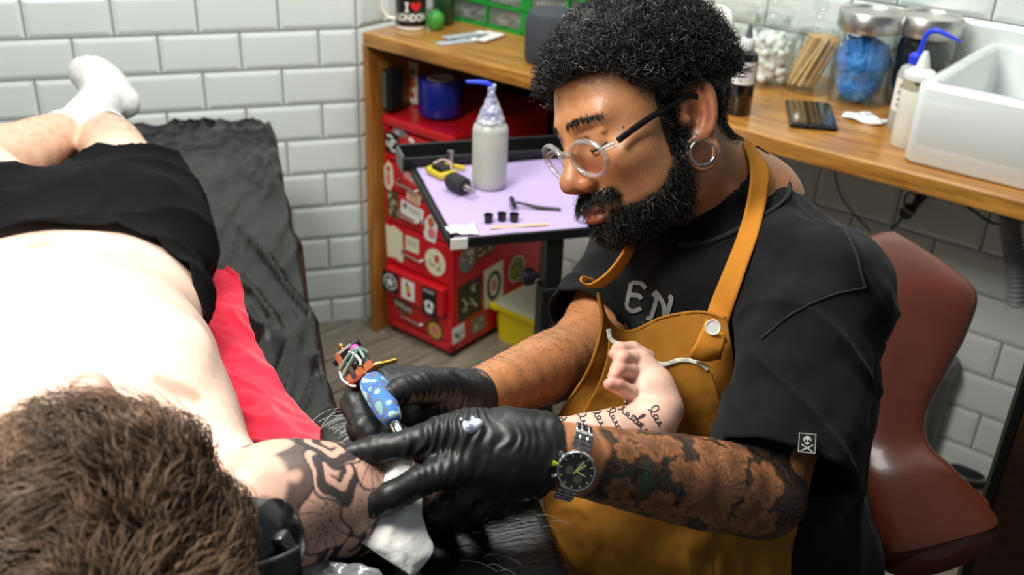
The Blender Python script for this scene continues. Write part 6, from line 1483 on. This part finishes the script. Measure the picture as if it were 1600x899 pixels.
# ---- shorts
M_sh = mat('black_jersey', (8, 8, 9), .9, spec=.15, bump=(700, .2, 2, .0006))
FX = Field((-.86, -1.50, .74), (-.10, -.62, 1.06), .004)
FX.ell((-.43, -1.20, .860), (.196, .185, .116), None, .05).ell((-.432, -1.40, .868), (.193, .16, .1035), None, .06)
q, r = fat([(-.335, -1.18, .855), (-.345, -.98, .872), RKn+np.array([.008, .0, .0])], [.110, .097, .088], 8); FX.chain(q, r, .03)
q, r = fat([(-.53, -1.18, .855), (-.59, -.98, .885), LKn+np.array([-.02, -.02, .0])], [.110, .100, .092], 8); FX.chain(q, r, .03)
vx_, fx_ = FX.mesh(); vx_ = relax(vx_, fx_, 2, .5)
cen_ = vx_[fx_].mean(1)
wl = -1.385+.10*((cen_[:, 0]+.43)/.19)**2*0-.06*np.clip((cen_[:, 0]+.36)/.16, 0, 1)
kp = cen_[:, 1] > np.where(cen_[:, 2] > .85, -1.362-.16*np.clip((cen_[:, 0]+.33)/.13, 0, 1)*np.clip((.985-cen_[:, 2])/.10, 0, 1), -1.50)
hemy = np.where(cen_[:, 0] > -.455, -1.035-.8*(cen_[:, 2]-.95), -1.10-.8*(cen_[:, 2]-.95)); kp &= cen_[:, 1] < hemy
fx_ = fx_[kp]; vx_ = smooth_edge(vx_, fx_, 20); vn = vnormals(vx_, fx_); q = np.stack([vx_[:, 0]*9+vx_[:, 1]*4, vx_[:, 1]*16-vx_[:, 0]*8, vx_[:, 2]*9], 1)
vx_ = vx_+vn*(.010*(1-np.abs(vnoise(q, 5)))**4+.003*fbm(vx_*18, 2, 4))[:, None]
so = py_obj('shorts', vx_, fx_, M_sh, client); m_ = so.modifiers.new('solid', 'SOLIDIFY'); m_.thickness = .003; m_.offset = -1
bvx = BVHTree.FromPolygons([tuple(p_) for p_ in vx_], [tuple(q_) for q_ in fx_.tolist()])
wb = [(0, 422), (40, 412), (100, 403), (160, 401), (225, 405), (270, 428), (300, 458), (318, 500)]
for o1, nm, m in ((0, 'waistband', M_sh), (-9, 'waist_seam', mat('thread_black', (30, 30, 31), .8))):
    pts = [on_bvh(bvx, a, b+o1, .001, 1.5) for a, b in spline(np.array(wb, float), 50)]
    pts = [p_ for p_ in pts if p_[2] > .80 and abs(p_[1]+1.4) < .16]
    tube_obj(nm, pts, .0045 if o1 == 0 else .0018, m, so, 8)
# ---- socks
M_sock = mat('white_sock', (214, 214, 212), .95, sheen=.3, bump=(600, .35, 2, .001))
FK = Field((-.60, -.76, .74), (-.28, -.36, 1.08), .0026)
ank = LAn
FK.chain([LAn+(LKn-LAn)*.16, LAn, P(160, 160, 2.22)], [.0445, .0400, .040], .015)
FK.chain([P(192, 160, 2.215), P(168, 138, 2.22), P(136, 108, 2.22), P(122, 84, 2.22)], [.0345, .0420, .0440, .0350], .02); FK.cap(LAn, P(168, 150, 2.22), .040, .042, .02); FK.cap(P(168, 128, 2.215), P(152, 96, 2.215), .030, .026, .012)
tq = P(120, 80, 2.22)
for dx_, dz_, r_ in ((-.012, .014, .0215), (.004, .014, .0175), (.016, .008, .0150), (.026, .000, .0125)): FK.cap(tq, tq+np.array([dx_, .0, dz_]), .026, r_, .012)
vk, fk = FK.mesh(); vk = relax(vk, fk, 2, .5); nk = vnormals(vk, fk)
axk = (LKn-LAn)/np.linalg.norm(LKn-LAn); tk = (vk-LAn) @ axk; xk = np.cross(axk, E3); xk /= np.linalg.norm(xk); yk = np.cross(axk, xk); ak = np.arctan2((vk-LAn) @ yk, (vk-LAn) @ xk)
rib = .0011*np.sin(ak*30)*sstep(-.045, -.02, tk); vk = vk+nk*(rib+.0012*fbm(vk*60, 2, 3))[:, None]
fk = fk[((vk[fk].mean(1)-LAn) @ axk) < .068]
sk1 = py_obj('sock', vk, fk, M_sock, client, label='white ribbed sock on the upper crossed foot'); m_ = sk1.modifiers.new('solid', 'SOLIDIFY'); m_.thickness = .004; m_.offset = 0
cuffc = LAn+axk*.058
tube_obj('stripe', [cuffc+(xk*cos(a_)+yk*sin(a_))*.0452 for a_ in np.linspace(0, 2*pi, 33)], .0012, mat('sock_stripe', (90, 92, 94), .9), sk1, 6)
axr = (RAn-RKn)/np.linalg.norm(RAn-RKn); s0_ = RKn*.33+RAn*.67
FK = Field((-.52, -.60, .74), (-.34, -.28, .92), .003); q, r = fat([s0_, RAn, RAn+axr*.03], [.0475, .040, .040], 6); FK.chain(q, r, .02); FK.chain([RAn+axr*.03, RAn+np.array([-.01, .07, -.005]), RAn+np.array([-.02, .14, .0])], [.038, .034, .026], .02)
vk, fk = FK.mesh(); vk = relax(vk, fk, 2, .5); fk = fk[((vk[fk].mean(1)-s0_) @ axr) > 0]
sk2 = py_obj('sock', vk, fk, M_sock, client, label='white sock on the lower crossed foot'); m_ = sk2.modifiers.new('solid', 'SOLIDIFY'); m_.thickness = .004; m_.offset = 0

# ---- wavy brown hair
FH2 = Field(Hc-.16, Hc+.16, .0032)
FH2.ell(CL((0, -.024, .046)), (.093, .106, .098), CM, .02).ell(CL((0, .040, .078)), (.070, .045, .050), CM, .03)
vh, fh = FH2.mesh(); lo_ = (vh-Hc) @ CM; nh = vnormals(vh, fh)
hl = (lo_[:, 2] > .045-.55*np.maximum(0, -lo_[:, 1]+.02)) & ~((lo_[:, 1] > .075) & (lo_[:, 2] < .070))
ph = lo_*np.array([1, 1, 1.0]); wave = fbm(np.stack([ph[:, 0]*30, ph[:, 1]*30, ph[:, 2]*18], 1), 3, 3)
vh = vh+nh*(.009*wave-.004-np.where(hl, 0, .030))[:, None]
M_br = mat('brown_hair', (84, 60, 42), .5, spec=.4, col_attr='Col')
hair2 = py_obj('hair', vh, fh, mat('brown_hair_base', (52, 36, 26), .8), client, label='tousled wavy brown hair')
rng = np.random.default_rng(11); p_, pk_ = sample_surface(vh, fh, hl.astype(float), 6500, rng); nn = nh[fh[pk_]].mean(1); N_ = len(p_); Kk = 12
whorl = CL((.01, -.06, .125)); aw = (p_-whorl); aw -= nn*(aw*nn).sum(1)[:, None]; aw /= np.linalg.norm(aw, axis=1)[:, None]+1e-9; sw2 = np.cross(nn, aw)
cl = fbm(((p_-Hc) @ CM)*26, 2, 21)[:, None]; cl2 = fbm(((p_-Hc) @ CM)*26+7.7, 2, 22)[:, None]
dv = aw*(.75+.5*cl)+sw2*(.45+1.1*cl2)+rng.normal(size=(N_, 3))*.12; dv -= nn*(dv*nn).sum(1)[:, None]; dv /= np.linalg.norm(dv, axis=1)[:, None]; bi = np.cross(nn, dv)
u = np.linspace(0, 1, Kk)[None, :, None]; ln = (.042*(.6+.7*rng.random(N_)))[:, None, None]; ph_ = (cl*6+rng.normal(size=(N_, 1))*.35)[:, :, None]
pts = p_[:, None]+dv[:, None]*u*ln+nn[:, None]*(.007*np.sin(u*3.0)+.0035*np.sin(ph_+u*7))+bi[:, None]*(.0120*np.sin(ph_+u*7.0)*u)
br = np.clip(.5+.6*cl+.2*rng.normal(size=(N_, 1)), 0, 1); cb = np.array(lin((62, 44, 30)))*(1-br)+np.array(lin((150, 118, 90)))*br
o = strand_mesh('hair_strands', pts, .00055, M_br, client, 3, cb); tag(o, kind='stuff')

# ---- headphones round the head
hp_ = thing('headphones', CL((.09, -.02, -.01)), 'black over-ear headphones on the lying man, beside his hair', 'headphones')
M_hp = mat('headphone_black', (20, 20, 21), .4)
ec = P(418, 846, .760); exn = CR*.80+CU*.25-CF*.35; exn /= np.linalg.norm(exn); EM = frame_dir(exn)
lathe_obj('ear_cushion', [(.014, -.022), (.030, -.024), (.036, -.014), (.034, -.004), (.014, -.004)], ec, M_hp, hp_, 30, EM)
lathe_obj('ear_cup', [(0, -.004), (.033, -.004), (.034, .002), (.030, .012), (.018, .017), (0, .018)], ec, mat('headphone_shell', (26, 26, 28), .22, coat=.5), hp_, 30, EM)
box_obj('hinge', P(446, 850, .745), (.012, .018, .008), mat('hinge_grey', (110, 112, 114), .3, metal=.8), hp_, EM, .002)
bd = ctrl([[(468, 852, .742), (470, 900, .742)], [(440, 866, .735), (446, 912, .732)], [(400, 880, .728), (404, 930, .725)], [(340, 892, .715), (344, 940, .712)], [(270, 905, .705), (270, 950, .70)]])
sheet_obj('headband', grid_patch(bd, 30, 6), M_hp, hp_, .004)

# ================================================================ wrapped arm rest
M_wrap = mat('wrapped_black_pad', (16, 16, 17), .30, spec=.5, coat=.25, bump=(60, .5, 5, .002), stretch=((1, 5, 1), (0, 0, .5)))
ar = thing('arm_rest', PZ(700, 800, 0), 'black padded arm rest wrapped in cling film under the tattooed arm', 'arm rest')
cor = [(498, 650), (560, 632), (720, 640), (846, 772), (915, 925), (880, 1010), (560, 1010), (500, 760)]
zt = .905
bm = bmesh.new(); top = [bm.verts.new(V(PZ(x, y, zt))) for x, y in cor]; bot = [bm.verts.new(V(PZ(x, y, zt)-E3*.075)) for x, y in cor]
bm.faces.new(top); bm.faces.new(bot[::-1])
for i in range(8): bm.faces.new((top[i], bot[i], bot[(i+1) % 8], top[(i+1) % 8]))
bmesh.ops.recalc_face_normals(bm, faces=bm.faces[:]); bmesh.ops.bevel(bm, geom=bm.edges[:], offset=.016, segments=4, affect='EDGES', profile=.6)
obj('pad', bm, M_wrap, ar, True)
box_obj('stem', PZ(720, 800, .905)-E3*.46, (.05, .05, .78), M_blk, ar, None, .004); lathe_obj('foot', [(0, 0), (.18, 0), (.18, .012), (.04, .03), (0, .03)], PZ(720, 800, .905)*np.array([1, 1, 0]), M_blk, ar, 32)
# pale strands stand in for glints along the film's creases
rng = np.random.default_rng(3); S1 = []
for i in range(26):
    a_ = rng.random(); x0, y0 = 500+a_*40+rng.normal()*6, 652+a_*40+rng.normal()*8; ln = rng.uniform(20, 60); c0 = np.array([x0, y0]); dr_ = np.array([1, -.42+.25*rng.normal()]); 
    S1.append([PZ(*(c0+dr_*ln*u_/np.hypot(*dr_)+np.array([0, -6*u_*(1-u_)*3])), zt+.002+.004*math.sin(pi*u_)) for u_ in np.linspace(0, 1, 7)])
o = strand_mesh('crease_glints', np.array(S1), .00028, mat('glint_pale', (190, 190, 184), .25, spec=.8), ar, 3); tag(o, kind='stuff')
S1 = []
for i in range(14):
    x0, y0 = rng.uniform(690, 860), rng.uniform(800, 899); ln = rng.uniform(20, 60)
    S1.append([PZ(x0+ln*u_, y0+ln*u_*.32-6*math.sin(u_*3), zt+.0016) for u_ in np.linspace(0, 1, 7)])
o = strand_mesh('crease_glints', np.array(S1), .00022, mat('glint_pale', (190, 190, 184), .25, spec=.8), ar, 3); tag(o, kind='stuff')
fl = ctrl([[(464, 884, .842), (500, 878, .838), (540, 880, .838), (592, 890, .845)], [(468, 900, .835), (510, 896, .832), (556, 900, .832), (600, 908, .840)], [(470, 930, .83), (510, 930, .826), (556, 935, .826), (600, 935, .835)]])
g = grid_patch(fl, 26, 50); pp = g.reshape(-1, 3); g = g+(fbm(pp*70, 3, 5)*.005).reshape(26, 50)[..., None]*(-CF)
tag(sheet_obj('cling_film', g, glass('film_sheet', (236, 236, 240), .25, .1, .40, (190, 188, 196)), None, .0008), 'crumpled greyish cling film beneath the tattooed shoulder', 'film')

# ================================================================ brown leather chair
M_lea = mat('brown_leather', (112, 52, 32), .34, spec=.5, coat=.15, bump=(160, .10, 3, .001), vary=(7, (96, 44, 28), .4, .65))
M_lead = mat('brown_leather_dark', (84, 40, 27), .4, spec=.4)
bc = thing('leather_chair', P(1420, 880, 1.5)*np.array([1, 1, 0]), 'brown leather chair with flared arm behind the man in the apron', 'chair')
def loft(name, st, mat_, parent, seg=28, nlen=60, cap_th=None, label=None, sharp=False):
    st = np.array(st, float)                                    # left x, left y, right x, right y, distance, thickness
    q = spline(st, nlen); rings = []
    for lx, ly, rx, ry, d, th_ in q:
        a, b = P(lx, ly, d), P(rx, ry, d); c = (a+b)/2; W_ = (b-a)/2; n_ = np.cross(W_, CU); n_ /= np.linalg.norm(n_); n_ = n_ if n_ @ CF < 0 else -n_
        rings.append([c+W_*np.sign(cos(t_))*abs(cos(t_))**.7+n_*th_*np.sign(sin(t_))*abs(sin(t_))**.8 for t_ in np.linspace(0, 2*pi, seg, endpoint=False)])
    bm = bmesh.new(); R = [[bm.verts.new(V(p_)) for p_ in r_] for r_ in rings]
    for a, b in zip(R, R[1:]):
        for i in range(seg): bm.faces.new((a[i], a[(i+1) % seg], b[(i+1) % seg], b[i]))
    bm.faces.new(R[0][::-1]); bm.faces.new(R[-1])
    return obj(name, bm, mat_, parent, True, label), rings
back, rg_ = loft('backrest', [(1374, 364, 1396, 362, 1.62, .010), (1350, 378, 1436, 386, 1.60, .022), (1335, 420, 1492, 424, 1.57, .030), (1328, 460, 1524, 462, 1.55, .034), (1326, 520, 1508, 520, 1.53, .036), (1326, 580, 1474, 585, 1.51, .038), (1328, 640, 1444, 645, 1.49, .040),
                              (1330, 690, 1446, 690, 1.47, .042), (1334, 735, 1478, 722, 1.44, .044), (1346, 790, 1524, 768, 1.41, .040), (1366, 840, 1552, 803, 1.385, .034), (1378, 862, 1557, 815, 1.375, .030)], M_lea, bc, 36, 90)
# flat oval end of the flared arm with its welt
a, b = P(1376, 866, 1.372), P(1557, 815, 1.372); c = (a+b)/2+CU*-.012; W_ = (b-a)/2; n_ = -CU*.030-CF*.012
end = [c+W_*cos(t_)+n_*sin(t_)*1.05 for t_ in np.linspace(0, 2*pi, 48, endpoint=False)]
bm = bmesh.new(); ctr = bm.verts.new(V(c-CF*.004)); R0 = [bm.verts.new(V(p_)) for p_ in end]; R1 = [bm.verts.new(V(p_+CU*.03+CF*.02)) for p_ in end]
for i in range(48): bm.faces.new((ctr, R0[i], R0[(i+1) % 48])); bm.faces.new((R0[i], R1[i], R1[(i+1) % 48], R0[(i+1) % 48]))
obj('arm_end', bm, M_lea, bc, True); tube_obj('welt', end[24:]+end[:1], .0022, M_lead, bc, 6)
loft('arm_stub', [(1236, 690, 1345, 700, 1.50, .04), (1246, 735, 1342, 740, 1.49, .045), (1268, 780, 1338, 782, 1.48, .04), (1288, 815, 1336, 814, 1.47, .03), (1300, 834, 1328, 834, 1.47, .012)], M_lead, bc, 24, 40)
loft('seat', [(1120, 800, 1270, 790, 1.62, .06), (1120, 860, 1290, 860, 1.60, .08), (1120, 960, 1300, 960, 1.58, .09), (1140, 1060, 1290, 1060, 1.58, .06)], M_lead, bc, 28, 40)
pc = P(1230, 960, 1.62)*np.array([1, 1, 0]); lathe_obj('gas_column', [(0, .06), (.028, .06), (.028, .40), (0, .40)], pc, M_blk, bc, 20)
for k in range(5):
    a_ = k*2*pi/5+.3; d_ = np.array([cos(a_), sin(a_), 0]); tube_obj('base_arm', [pc+E3*.09, pc+d_*.15+E3*.085, pc+d_*.28+E3*.065], [.022, .018, .014], M_blk, bc, 8); lathe_obj('castor', [(0, -.012), (.026, -.012), (.028, 0), (.026, .012), (0, .012)], pc+d_*.28+E3*.029, M_blk, bc, 16, frame_dir(np.cross(d_, E3)))
# ================================================================ dark timber cabinet and floor pedal at the right edge
c = P(1545, 790, 1.50)
q0 = PZ(1560, 760, .35); bx = thing('timber_screen', q0*np.array([1, 1, 0]), 'dark brown timber panel with black edge at the lower right', 'panel')
M_dw = wood('dark_timber', (58, 30, 14), (88, 50, 24), 7, (0, 0, 0), .45, .15)
cc = P(1598, 640, 1.42); base = cc*np.array([1, 1, 0]); Mx = Matrix.Rotation(radians(-38), 3, 'Z'); xx = np.array(Mx @ Vector((1, 0, 0))); yy = np.array(Mx @ Vector((0, 1, 0)))
hgt_ = 1.12
box_obj('carcass', base+xx*.25+yy*.012+E3*hgt_/2, (.5, .024, hgt_), M_dw, bx, Mx, .004); box_obj('edge_strip', base-xx*.006+yy*.012+E3*hgt_/2, (.012, .028, hgt_), M_blk, bx, Mx, .002)
pp_ = S(1.62, .20, 0); t = thing('foot_pedal', PZ(1512, 745, 0), 'round black foot pedal with steel ring on the floor', 'foot pedal')
pz = PZ(1512, 745, 0); lathe_obj('housing', [(0, 0), (.052, 0), (.055, .006), (.050, .024), (.030, .034), (0, .036)], pz, M_blk, t, 32); lathe_obj('ring', [(.050, .020), (.054, .024), (.053, .030), (.047, .028), (.050, .020)], pz, M_chrome, t, 32)
